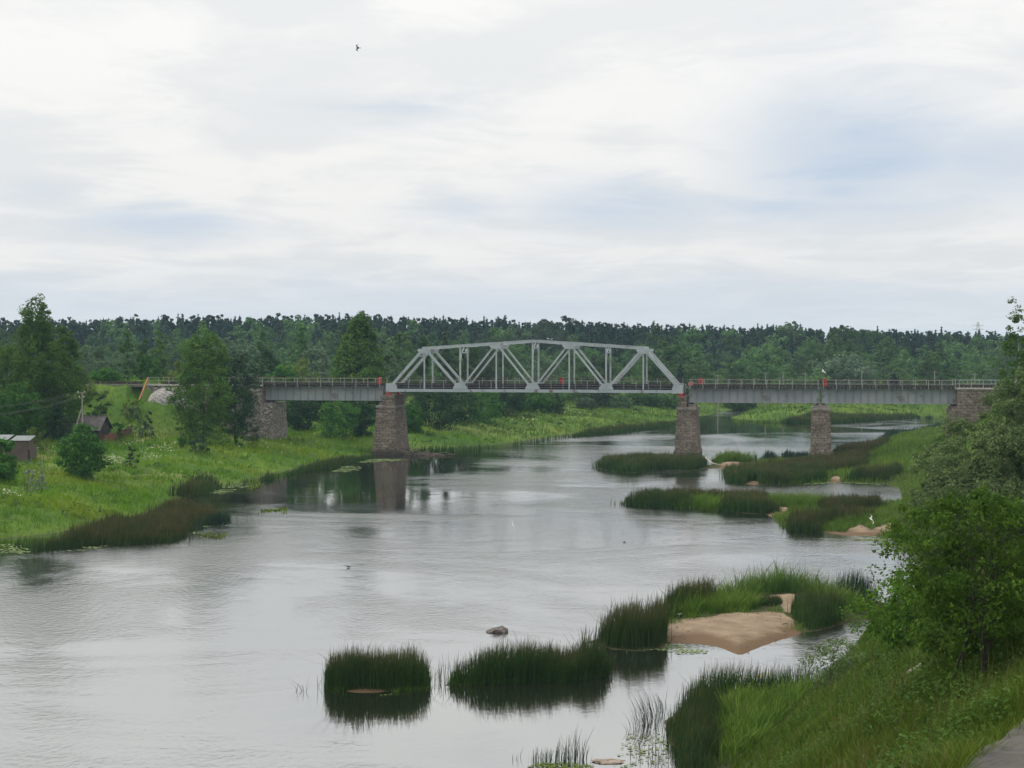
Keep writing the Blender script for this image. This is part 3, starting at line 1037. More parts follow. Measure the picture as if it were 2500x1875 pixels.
    railing(e, X(0) + .9, X(8) - .9, .34, 11.28, 10.05, 24, 'post', (.42, .15))
    railing(e, X(0) - .2, X(8) + .2, Wd - .34, 11.55, 10.5, 24, 'rust', (.5,))
    for x in (X(0) - .37, X(8) + .41):
        m = MB()
        m.box(x - .04, x, -.186, .186, zb - .25, zb + 1.1)
        m.build('end_plate', M['steel'], e)
    return e


def girder_span(name, label, u0, u1):
    ta, tb = t_of(u0, 1.85), t_of(u1, 1.85)
    tc = (ta + tb) / 2
    L_ = (tb - ta) / 2
    e = bridge_thing(name, label, 'bridge span', tc, 'steel plate girder spans of the railway bridge')
    z0, z1 = 8.1, DECK - .01
    for y, s in ((1.85, -1), (3.85, 1)):
        m = MB()
        m.box(-L_, L_, y - .02, y + .02, z0 + .04, z1 - .04)
        m.box(-L_, L_, y - .21, y + .21, z0, z0 + .037)
        m.box(-L_, L_, y - .21, y + .21, z1 - .037, z1)
        g = m.build('girder', M['girder'], e)
        nst = int(2 * L_ / 1.12)
        first = None
        for i in range(nst + 1):
            x = -L_ + .05 + (2 * L_ - .1) * i / nst
            if first is None:
                st = MB()
                st.box(-.03, .03, y - .17, y - .021, z0 + .038, z1 - .038)
                first = st.build('stiffener', M['stiffener'], g)
                c = first
            else:
                c = dup(first, g)
            c.location = (x, 0 if (s < 0) else .191, 0)
    m = MB()
    m.bar((0, 2.1, z0 + .3), (0, 3.6, z1 - .3), .1, .1, (1, 0, 0))
    m.bar((.11, 3.6, z0 + .3), (.11, 2.1, z1 - .31), .1, .1, (1, 0, 0))
    m.bar((0, 2.02, z0 + .2), (0, 3.68, z0 + .2), .3, .1, (1, 0, 0))
    cf = m.build('cross_frame', M['dark_steel'], e)
    for i in range(6):
        c = cf if i == 0 else dup(cf, e)
        c.location = (-L_ + .3 + (2 * L_ - .6) * i / 5, 0, 0)
    track(e, -L_, L_, DECK)
    for y0, y1 in ((.62, 1.42), (4.28, 5.08)):
        m = MB()
        m.box(-L_, L_, y0, y1, DECK + .16, DECK + .22)
        m.build('walkway', M['sleeper'], e)
    nb = 11
    k = MB()
    k.bar((0, .55, DECK + .1), (0, 1.6, DECK + .1), .11, .07, (0, 0, 1))
    k.bar((0, .6, DECK + .04), (0, 1.66, DECK - .6), .07, .06, (0, 0, 1))
    first = k.build('walkway_bracket', M['post'], e)
    for i in range(nb):
        o = first if i == 0 else dup(first, e)
        o.location = (-L_ + .3 + (2 * L_ - .6) * i / (nb - 1), 0, 0)
    railing(e, -L_, L_, .56, 11.5, 10.1, nb, 'post', (.62,))
    railing(e, -L_, L_, 5.14, 11.5, 10.5, nb, 'rust', (.5,))
    return e


truss_span()
girder_span('girder_span', 'grey plate girder span between the tree-hidden abutment and the first pier', 643, 936)
girder_span('girder_span', 'grey plate girder span running from the truss to the pier on the rushy island', 1682, 2002)
girder_span('girder_span', 'grey plate girder span between the rushy island pier and the willow-side abutment', 2006, 2335)


def pier(label, t0, t1, b0, b1, zbase, lime, pedestal=None, seat=None, wtop=(-.6, 6.3), wbot=(-1.2, 6.9), reds=()):
    tc = (t0 + t1) / 2
    e = bridge_thing('bridge_pier', label, 'bridge pier', tc, 'stone piers of the railway bridge')
    a0, a1, c0, c1 = t0 - tc, t1 - tc, b0 - tc, b1 - tc
    zt = 7.15
    m = MB()
    n = 5
    for i in range(n):
        f0, f1 = i / n, (i + 1) / n
        li = lambda a, b, f: a + (b - a) * f
        m.frustum((li(c0, a0, f0), li(c1, a1, f0), li(wbot[0], wtop[0], f0), li(wbot[1], wtop[1], f0), li(zbase + 1.1, zt, f0)),
                  (li(c0, a0, f1), li(c1, a1, f1), li(wbot[0], wtop[0], f1), li(wbot[1], wtop[1], f1), li(zbase + 1.1, zt, f1)))
    m.build('shaft', M[lime], e, uvbox=True)
    m = MB()
    m.frustum((c0 - .25, c1 + .25, wbot[0] - .3, wbot[1] + .3, -1.2), (c0 - .14, c1 + .14, wbot[0] - .16, wbot[1] + .16, zbase + 1.12))
    m.build('plinth', M[lime], e, uvbox=True)
    m = MB()
    m.box(a0 - .10, a1 + .10, wtop[0] - .12, wtop[1] + .12, zt - .02, zt + .32)
    m.build('cap', M['cap'], e)
    zc = zt + .32
    if pedestal:
        m = MB()
        m.box(pedestal[0] - tc, pedestal[1] - tc, wtop[0] + .1, wtop[1] - .1, zc - .01, 9.02)
        m.box(pedestal[0] - tc - .06, pedestal[1] - tc + .06, wtop[0] + .04, wtop[1] - .04, 8.52, 8.68)
        m.build('pedestal', M['stone'], e, uvbox=True)
        for y in (0.0, 5.7):
            m = MB()
            xc = pedestal[2] - tc
            m.prism([(xc - .42, 9.03), (xc + .42, 9.03), (xc + .16, 9.42), (xc - .16, 9.42)], y - .3, y + .3)
            m.box(xc - .3, xc + .3, y - .25, y + .25, 9.42, 9.485)
            m.build('bearing', M['red'], e)
    if seat:
        m = MB()
        m.box(seat[0] - tc, seat[1] - tc, .9, 4.8, zc - .01, 7.86)
        m.build('bearing_seat', M['cap'], e)
        for xc in seat[2]:
            for y in (1.85, 3.85):
                m = MB()
                m.box(xc - tc - .22, xc - tc + .22, y - .2, y + .2, 7.87, 7.98)
                m.prism([(xc - tc - .2, 7.985), (xc - tc + .2, 7.985), (xc - tc + .1, 8.095), (xc - tc - .1, 8.095)], y - .18, y + .18)
                m.build('bearing', M['dark_steel'], e)
    return e


P1a, P1b = t_of(919, -.6), t_of(963, -.6)
pier('brown stone pier standing by the left bank with driftwood at its foot', P1a, P1b, P1a - .35, P1b + .45, 0.0, 'stone',
     pedestal=(t_of(934, -.5), t_of(964, -.5), -22.0), seat=(P1a + .05, t_of(933.5, -.5), (t_of(928, 1.85),)))
P2a, P2b = t_of(1653, -.6), t_of(1699, -.6)
pier('brown stone pier under the join of truss and girder spans', P2a, P2b, P2a - .3, P2b + .35, 0.0, 'stone',
     pedestal=(t_of(1657, -.5), t_of(1676, -.5), 22.0), seat=(t_of(1679, -.5), P2b - .1, (t_of(1688, 1.85),)))
P3a, P3b = t_of(1983, -.6), t_of(2027, -.6)
pier('brown stone pier rising from rushes under two girder spans', P3a, P3b, P3a - .2, P3b + .22, 0.0, 'stone',
     seat=(P3a + .35, P3b - .35, (t_of(1996, 1.85), t_of(2011, 1.85))))


def abutments():
    # left
    e = bridge_thing('bridge_abutment', 'pale streaked stone abutment half hidden behind the pine, with cobbled cone', 'abutment', T_ABL, 'stone abutments of the railway bridge')
    m = MB()
    m.frustum((-18.5, 0.0, -.4, 6.1, 0), (-18.5, -.1, -.2, 5.9, 10.28))
    m.build('wing_wall', M['stone_lime'], e, uvbox=True)
    m = MB()
    m.frustum((0.004, 1.95, -.9, 6.6, 0), (.0, 1.75, -.6, 6.3, 7.7))
    m.build('seat_block', M['stone_lime'], e, uvbox=True)
    m = MB()
    m.box(-18.6, .12, -.35, -.0, 10.285, 10.52)
    m.box(-18.6, .12, 5.7, 6.05, 10.285, 10.52)
    m.build('coping', M['coping'], e)
    m = MB()
    for y in (1.85, 3.85):
        m.box(.35, .8, y - .2, y + .2, 7.71, 8.095)
    m.build('bearing', M['dark_steel'], e)
    track(e, -60, -.05, DECK + .12)
    m = MB()
    m.box(-60, -.1, .3, 5.4, DECK - .3, DECK + .115)
    m.build('ballast', mottled('ballast', (.12, .11, .10), (.22, .2, .185), 6, .95), e)
    railing(e, -18.5, -.1, -.18, 11.55, 10.52, 12, 'post', (.5,))
    railing(e, -18.5, -.1, 5.9, 11.55, 10.52, 12, 'rust', (.5,))
    # cobbled cone against the wing wall
    V, Q = [], []
    c = (-14.2, -.35)
    nr, na = 18, 40
    for i in range(nr + 1):
        f = i / nr
        rr = 0.35 + 3.9 * math.sin(f * math.pi / 2) ** 0.8
        z = 5.9 + 4.1 * math.cos(f * math.pi / 2) ** 0.75
        for k in range(na + 1):
            a = math.pi + math.pi * k / na
            j = .05 * math.sin(k * 5.1 + i * 3.3)
            V.append((c[0] + (rr + j) * math.cos(a), c[1] + (rr * .8 + j) * math.sin(a), z + .05 * math.sin(k * 2.3 + i * 4.7)))
    for i in range(nr):
        for k in range(na):
            a = i * (na + 1) + k
            Q.append([a, a + na + 1, a + na + 2, a + 1])
    uv = []
    for q in Q:
        for v in q:
            i, k = divmod(v, na + 1)
            uv.append((k * .26, i * .33))
    mk('cobbled_cone', V, Q, masonry_mat('cobbles', (.26, .245, .23), (.40, .385, .37), (.10, .095, .085), .3, .42, .33), e, uv=uv)
    # right
    e = bridge_thing('bridge_abutment', 'brown stone abutment wall standing beside the big willows', 'abutment', T_ABR, 'stone abutments of the railway bridge')
    m = MB()
    m.frustum((0.1, 14, -.45, 6.1, 0), (0.1, 14, -.25, 5.9, 10.28))
    m.build('wing_wall', M['stone'], e, uvbox=True)
    m = MB()
    m.frustum((-1.1, .096, -.9, 6.6, 0), (-.95, .09, -.5, 6.2, 7.4))
    m.box(-.7, .092, -.3, 6.0, 7.38, 7.8)
    m.build('seat_block', M['stone'], e, uvbox=True)
    m = MB()
    m.box(0, 14, -.32, .02, 10.285, 10.45)
    for i in range(16):
        m.box(.1 + i * .42, .34 + i * .42, -.42, -.3, 10.30, 10.47)
    m.build('coping', M['coping'], e)
    m = MB()
    for y in (1.85, 3.85):
        m.box(-.5, -.05, y - .2, y + .2, 7.805, 8.095)
    m.build('bearing', M['dark_steel'], e)
    track(e, .05, 60, DECK + .12)
    m = MB()
    m.box(.1, 60, .3, 5.4, DECK - .3, DECK + .115)
    m.build('ballast', M['cap'], e)
    railing(e, .1, 14, -.12, 11.55, 10.46, 9, 'post', (.5,))
    railing(e, .1, 14, 5.8, 11.55, 10.46, 9, 'post', (.5,))


abutments()


def red_box(u, w, z, label, sx=.55, h=.95, faded=False):
    e = tag(empty('equipment_box', bw(t_of(u, w), w, z), -A_BR), label, 'equipment box', 'red boxes along the bridge railings')
    m = MB()
    m.box(-sx / 2, sx / 2, -.2, .2, .06, h)
    m.build('box_body', M['red_faded' if faded else 'red'], e)
    m = MB()
    m.prism([(-sx / 2 - .05, h + .002), (sx / 2 + .05, h + .002), (0, h + .16)], -.25, .25)
    m.build('lid', M['red_faded' if faded else 'red'], e)
    m = MB()
    m.box(-sx / 2 + .02, -sx / 2 + .1, -.17, .17, 0, .058)
    m.box(sx / 2 - .1, sx / 2 - .02, -.17, .17, 0, .058)
    m.build('foot', M['dark_steel'], e)


WZ = DECK + .222
red_box(926, .85, WZ, 'red box on the walkway at the first pier, left of the truss', .62, .98)
red_box(1371, 5.0, WZ, 'small red box behind the railing inside the truss', .5, .95)
red_box(1686, .9, WZ, 'faded pink box at the joint just right of the truss', .75, .5, True)
red_box(1711, 4.85, WZ, 'red box on the far walkway just right of the truss', .62, .98)
red_box(2014, .85, WZ, 'upright red box above the pier on the rushy island', .58, 1.05)

# ------------------------------------------------------------------ plants: builders
def unit(v):
    return v / (np.linalg.norm(v, axis=-1, keepdims=True) + 1e-9)


def cards(C, L_, Wd, nrm, rng, axis=None):
    """diamond leaves: centre, half length, half width, facing"""
    n = len(C)
    r = axis if axis is not None else rng.normal(size=(n, 3))
    d = unit(np.cross(nrm, np.cross(r, nrm)))
    s = np.cross(nrm, d)
    L_ = np.broadcast_to(np.asarray(L_, float), (n,))[:, None]
    Wd = np.broadcast_to(np.asarray(Wd, float), (n,))[:, None]
    k = nrm * L_ * .25
    V = np.stack([C - d * L_, C - s * Wd + k, C + d * L_, C + s * Wd + k], 1).reshape(-1, 3)
    Q = np.arange(4 * n).reshape(n, 4)
    return V, Q


PROF = {
    'birch': lambda f: np.clip(np.sin(np.pi * np.clip(f * .94 + .03, 0, 1) ** .72) ** .7, .12, 1) * (1 - .3 * f),
    'round': lambda f: np.sqrt(np.clip(1 - (2 * f - .95) ** 2 / 1.12, .02, 1)),
    'shrub': lambda f: np.sqrt(np.clip(1 - f ** 2.2, .02, 1)),
    'cone': lambda f: np.clip(1 - f, .04, 1) ** .9 * (1 - .35 * np.exp(-f * 9)),
    'dome': lambda f: np.clip(np.sqrt(np.clip(1 - f ** 2.6, 0, 1)) * (.62 + .9 * f), .05, 1.05),
    'pinetop': lambda f: np.clip(np.sin(np.pi * np.clip(f * .9 + .08, 0, 1)) ** .6, .1, 1),
}


def crown(rng, Ht, Rr, h0, prof, ncl, per, clr, leaf, asp=.55, lump=.35, inner=.35, droop=0.0, up=.55, squash=.75, lean=(0, 0)):
    f = rng.random(ncl * 3)
    p = PROF[prof](f)
    keep = rng.random(len(f)) < (p / p.max()) ** .75
    f = f[keep][:ncl]
    n = len(f)
    a = rng.random(n) * 2 * np.pi
    ph = rng.random(6) * 6.28
    wob = 1 + lump * (.5 * np.sin(2 * a + ph[0] + 4 * f) + .35 * np.sin(3 * a + ph[1] - 7 * f) + .3 * np.sin(5 * a + ph[2] + 13 * f) + .25 * np.sin(17 * f + ph[3]))
    rad = PROF[prof](f) * Rr * wob * (inner + (1 - inner) * np.sqrt(rng.random(n)))
    cx = rad * np.cos(a) + lean[0] * f
    cyy = rad * np.sin(a) + lean[1] * f
    cz = h0 + f * (Ht - h0) + rng.normal(size=n) * .02 * Ht
    CC = np.stack([cx, cyy, cz], 1)
    sz = clr * (.55 + .9 * rng.random(n)) * (1.15 - .45 * f)
    m = n * per
    idx = np.repeat(np.arange(n), per)
    d = unit(rng.normal(size=(m, 3)))
    off = d * (sz[idx] * (.35 + .65 * rng.random(m) ** .5))[:, None]
    off[:, 2] *= squash
    P = CC[idx] + off
    P[:, 2] -= droop * (off[:, 0] ** 2 + off[:, 1] ** 2) ** .5
    cen = np.stack([np.zeros(m), np.zeros(m), np.full(m, h0 + .45 * (Ht - h0))], 1)
    outw = unit(P - cen)
    nr = unit(d * .8 + outw * .5 + np.array([0, 0, up]) + rng.normal(size=(m, 3)) * .55)
    ls = leaf * (.6 + .8 * rng.random(m))
    V, Q = cards(P, ls, ls * asp, nr, rng)
    return V, Q, CC


def trunk_mb(rng, Ht, r0, CC=None, nl=8, lean=(0, 0), top=.85, wig=.02):
    b = MB()
    pts, rad = [], []
    n = 7
    for i in range(n + 1):
        f = i / n
        pts.append((lean[0] * f + rng.normal() * wig * Ht * (f > 0) * .5, lean[1] * f + rng.normal() * wig * Ht * (f > 0) * .5, f * Ht * top - (.3 if i == 0 else 0)))
        rad.append(r0 * (1 - .85 * f))
    b.tube(pts, rad, 7)
    if CC is not None and len(CC):
        ch = rng.choice(len(CC), min(nl, len(CC)), replace=False)
        for k in ch:
            e = CC[k]
            zf = max(.15, min(.95, (e[2] * .72) / (Ht * top)))
            i = zf * n
            i0 = min(int(i), n - 1)
            q = i - i0
            st = np.array(pts[i0]) * (1 - q) + np.array(pts[i0 + 1]) * q
            rr = r0 * (1 - .85 * zf) * .55
            mid = (st + e) / 2 + np.array([0, 0, .06 * Ht * rng.random()])
            b.tube([st, mid, e], [rr, rr * .6, rr * .2], 5, False)
    return b


def sized(o, s):
    return o


def tree(name, label, cat, x, y, z, Ht, W_, prof='birch', leafm='birch_leaf', bark='bark', h0=.12, ncl=110, per=34, leaf=.26, asp=.55, seed=1, group=None,
         clr=None, lump=.35, droop=.15, up=.5, nl=10, stems=1, lean=(0, 0), inner=.35, r0=None, squash=.75):
    rng = np.random.default_rng(seed)
    e = tag(empty(name, (x, y, z)), label, cat, group)
    V, Q, CC = crown(rng, Ht, W_ / 2, h0 * Ht, prof, ncl, per, clr or W_ * .13, leaf, asp, lump, inner, droop, up, squash, lean)
    mk('crown', V, Q, M[leafm], e)
    b = MB()
    for k in range(stems):
        sub = CC if stems == 1 else CC[k::stems]
        off = (0, 0) if stems == 1 else (rng.normal() * .3, rng.normal() * .3)
        ln = lean if stems == 1 else (lean[0] + rng.normal() * W_ * .16, lean[1] + rng.normal() * W_ * .16)
        t = trunk_mb(rng, Ht, (r0 or max(.05, Ht * .012)) * (1 if stems == 1 else .7), sub, nl, ln)
        V2 = [np.concatenate(t.V) + np.array([off[0], off[1], 0])]
        b.add(V2[0], np.concatenate(t.Q) if t.Q else None, np.concatenate(t.T) if t.T else None)
    b.build('trunk', M[bark], e, smooth=True)
    return e


def place(u, D, top=None, zoff=0):
    x = (u - 1250) / F * D
    z = max(hz(x, D), 0)
    ht = None if top is None else H - (top - HOR) * D / F - z
    return x, D, z, ht


def spruce_mesh(rng, Ht=18.0, Rr=2.6, tiers=15, name='spruce_tree', dens=8):
    Vs, Qs, n = [], [], 0
    b = MB()
    b.tube([(0, 0, -.4), (0, 0, Ht * .5), (0, 0, Ht * .98)], [.2, .12, .02], 5, False)
    tv = np.concatenate(b.V)
    tq = np.concatenate(b.Q)
    C, A, NR, LL, WW = [], [], [], [], []
    for i in range(tiers):
        f = (i + rng.random() * .7) / tiers
        z = Ht * (.07 + .9 * f)
        r = Rr * (1 - f) ** .8 * (.65 + .6 * rng.random()) + .2
        k = max(5, int(dens * (1 - .4 * f)))
        a0 = rng.random() * 6.28
        for j in range(k):
            a = a0 + 6.283 * j / k + rng.normal() * .2
            rr = r * (.7 + .5 * rng.random())
            dv = np.array([math.cos(a), math.sin(a), -.45 - 1.1 * f - .3 * rng.random()])
            dv /= np.linalg.norm(dv)
            for q in (.35, .8):
                C.append(np.array([math.cos(a) * rr * q, math.sin(a) * rr * q, z - rr * q * .32 + rng.normal() * .12]))
                A.append(dv)
                NR.append(np.array([math.cos(a) * .5, math.sin(a) * .5, .8]) + rng.normal(size=3) * .3)
                LL.append(rr * .42 + .16)
                WW.append(rr * .24 + .16)
    V, Q = cards(np.array(C), np.array(LL), np.array(WW), unit(np.array(NR)), rng, np.array(A))
    # solid cone added to block gaps: a ragged dark core keeping the tree opaque
    core, ns = [], 8
    for i in range(9):
        f = i / 8
        for j in range(ns):
            aa = 6.283 * j / ns + i * .4
            rr = (Rr * (1 - f) ** .85 * .55 + .04) * (.75 + .5 * rng.random())
            core.append((math.cos(aa) * rr, math.sin(aa) * rr, Ht * (.10 + .87 * f) - rr * .2))
    cq = [[i * ns + j, i * ns + (j + 1) % ns, (i + 1) * ns + (j + 1) % ns, (i + 1) * ns + j] for i in range(8) for j in range(ns)]
    Q = np.concatenate([Q, np.array(cq) + len(V)])
    V = np.concatenate([V, np.array(core)])
    return np.concatenate([tv, V]), np.concatenate([tq, Q + len(tv)]), np.concatenate([np.ones(len(tq), int), np.zeros(len(Q), int)])


def leafy_mesh(rng, Ht, W_, prof, ncl, per, leaf, h0=.1, **kw):
    V, Q, CC = crown(rng, Ht, W_ / 2, h0 * Ht, prof, ncl, per, W_ * .15, leaf, **kw)
    t = trunk_mb(rng, Ht, Ht * .012, CC, 5)
    tv = np.concatenate(t.V)
    tq = np.concatenate(t.Q)
    return np.concatenate([tv, V]), np.concatenate([tq, Q + len(tv)]), np.concatenate([np.ones(len(tq), int), np.zeros(len(Q), int)])


# ------------------------------------------------------------------ far woodland
def zone(u):
    for lim, nm in ((250, 'left of the hut'), (640, 'above the left abutment'), (930, 'above the left girder span'), (1300, 'behind the left half of the truss'), (1670, 'behind the right half of the truss'),
                    (2010, 'above the first right girder span'), (2340, 'above the last right girder span')):
        if u < lim:
            return nm
    return 'above the right abutment'


def woodland():
    rng = np.random.default_rng(5)
    protos = {'spruce': [], 'pine': [], 'leafy': [], 'grey': []}
    for i in range(9):
        V, Q, mi = spruce_mesh(np.random.default_rng(100 + i), 18, 2.6 + .25 * i, 24 + i % 3, dens=9)
        protos['spruce'].append(mk('spruce_tree', V, Q, [M['far_conifer'], M['dark_bark']], mi=mi, link=False).data)
    for i in range(5):
        V, Q, mi = leafy_mesh(np.random.default_rng(200 + i), 18, 5.4, 'pinetop', 34, 26, .42, h0=.45, lump=.5, inner=.2)
        protos['pine'].append(mk('pine_tree', V, Q, [M['pine_leaf'], M['dark_bark']], mi=mi, link=False).data)
    for i in range(10):
        V, Q, mi = leafy_mesh(np.random.default_rng(300 + i), 12, 7.0 + .4 * i, ('birch', 'round', 'birch', 'dome', 'birch')[i % 5], 60, 34, .36, h0=.06, lump=.5, droop=.2)
        protos['leafy'].append(mk('broadleaf_tree', V, Q, [M['far_decid'], M['bark']], mi=mi, link=False).data)
    for i in range(5):
        V, Q, mi = leafy_mesh(np.random.default_rng(400 + i), 9, 8.5, 'dome', 70, 26, .34, h0=.03, lump=.55)
        protos['grey'].append(mk('willow_tree', V, Q, [M['far_willow'], M['bark']], mi=mi, link=False).data)
    base = {'spruce': 18, 'pine': 18, 'leafy': 12, 'grey': 9}
    nm = {'spruce': 'spruce_tree', 'pine': 'pine_tree', 'leafy': 'broadleaf_tree', 'grey': 'willow_tree'}
    desc = {'spruce': 'dark pointed spruce', 'pine': 'dark ragged pine', 'leafy': 'soft green broadleaf tree', 'grey': 'pale grey green willow'}

    def put(kind, x, y, ht, where, group):
        ms = protos[kind]
        o = bpy.data.objects.new(nm[kind], ms[rng.integers(len(ms))])
        COL.objects.link(o)
        s = ht / base[kind]
        wv = s * (.85 + .35 * rng.random()) if kind != 'spruce' else max(s, .8) * (.85 + .3 * rng.random())
        o.location = (x, y, hz(x, y) - .2)
        o.rotation_euler = (0, 0, rng.random() * 6.28)
        o.scale = (wv, wv, s)
        u = 1250 + x / y * F
        tag(o, f'{desc[kind]} {where} {zone(u)}', {'spruce': 'tree', 'pine': 'tree', 'leafy': 'tree', 'grey': 'tree'}[kind], f'{group} {zone(u)}')

    topy = lambda u: np.interp(u, [-200, 0, 430, 900, 1240, 1600, 2000, 2500, 2700], [786, 783, 772, 768, 777, 790, 798, 812, 815])
    # conifer belt, front three rows stand as single trees
    for D, dy, sp in ((563, 26, 5.6), (592, 10, 5.2), (622, -1, 5.0)):
        x = -.325 * D
        while x < .325 * D:
            xx, yy = x + rng.normal() * 1.2, D + rng.normal() * 7
            u = 1250 + xx / yy * F
            ty = topy(u) + dy + 3 + rng.normal() * 8 - (rng.random() < .10) * rng.random() * 18
            z = hz(xx, yy)
            ht = H - (ty - HOR) * yy / F - z
            r = rng.random()
            pl = .2 if u < 900 else .10
            kind = 'spruce' if r > .24 + pl else ('pine' if r > .24 else 'leafy')
            if kind == 'leafy':
                ht *= .95
            put(kind, xx, yy, ht, 'in the dark conifer belt', desc[kind] + 's in the conifer belt')
            x += sp * (.45 + 1.1 * rng.random())
    # the rest of the wood, one mass
    Vs, Qs, Ms, n = [], [], [], 0
    soft = [leafy_mesh(np.random.default_rng(500 + i), 18, 6.5, ('birch', 'pinetop', 'round')[i % 3], 34, 16, .62, h0=.25, lump=.5) for i in range(6)]
    for D in (636, 652, 672):
        x = -.37 * D
        while x < .37 * D:
            xx, yy = x, D + rng.normal() * 6
            ty = topy(1250 + xx / yy * F) + 7 + rng.normal() * 5
            z = hz(xx, yy)
            k = (H - (ty - HOR) * yy / F - z) / 18
            V, Q, mi = soft[rng.integers(6)]
            a = rng.random() * 6.28
            c_, s_ = math.cos(a), math.sin(a)
            VV = np.stack([V[:, 0] * c_ - V[:, 1] * s_, V[:, 0] * s_ + V[:, 1] * c_, V[:, 2]], 1) * k
            Vs.append(VV + np.array([xx, yy, z]))
            Qs.append(Q + n)
            Ms.append(mi)
            n += len(V)
            x += 3.6 * (.6 + .8 * rng.random())
    for D in (648, 664, 682, 702, 725, 755):
        x = -.37 * D
        while x < .37 * D:
            xx, yy = x, D + rng.normal() * 9
            u = 1250 + xx / yy * F
            ty = topy(u) + 5 + rng.normal() * 6
            z = hz(xx, yy)
            ht = H - (ty - HOR) * yy / F - z
            V, Q, mi = spruce_mesh(rng, ht, 3.2, 12, dens=6)
            Vs.append(V + np.array([xx, yy, z]))
            Qs.append(Q + n)
            Ms.append(mi)
            n += len(V)
            x += 4.6
    o = mk('forest', np.concatenate(Vs), np.concatenate(Qs), [M['far_conifer'], M['dark_bark']], mi=np.concatenate(Ms))
    tag(o, 'distant dark conifer wood behind the single trees of the forest edge', 'forest', kind='stuff')
    # broadleaf fringe in front of the belt
    for D, ty0, sp, spread in ((418, 905, 7.6, 14), (442, 886, 7.8, 18), (468, 868, 8.2, 19), (498, 855, 8.2, 19), (530, 846, 8.0, 18)):
        x = -.33 * D
        while x < .33 * D:
            xx, yy = x + rng.normal() * 1.5, D + rng.normal() * 6
            u = 1250 + xx / yy * F
            z = hz(xx, yy)
            x += sp * (.7 + .6 * rng.random())
            if z < 1.2:
                continue
            ty = ty0 + rng.normal() * spread + np.interp(u, [0, 900, 2500], [-14, -6, 4]) - (rng.random() < .2) * 15
            ht = H - (ty - HOR) * yy / F - z
            kind = 'grey' if rng.random() < (.26 if D < 480 else .08) else 'leafy'
            if rng.random() < .06:
                kind = 'spruce'
            put(kind, xx, yy, ht, 'in the woodland fringe', desc[kind] + 's in the woodland fringe')


woodland()


# ------------------------------------------------------------------ single trees and bushes
def bush_at(name, label, u, D, top, wpx, prof='shrub', leafm='round_leaf', seed=1, cat='bush', group=None, leaf=None, ncl=None, per=26, h0=.03, **kw):
    x, y, z, ht = place(u, D, top)
    ht = max(ht, .6)
    W_ = wpx / F * D
    leaf = leaf or max(.10, .00075 * D)
    ncl = ncl or int(max(18, min(130, 9 * W_ * ht / (leaf * 14) ** 2 * 1.2)))
    return tree(name, label, cat, x, y, z, ht, W_, prof, leafm, h0=h0, ncl=ncl, per=per, leaf=leaf, seed=seed, group=group, stems=3 if cat == 'bush' else 1,
                clr=kw.pop('clr', max(W_ * .15, .2)), nl=4, **kw)


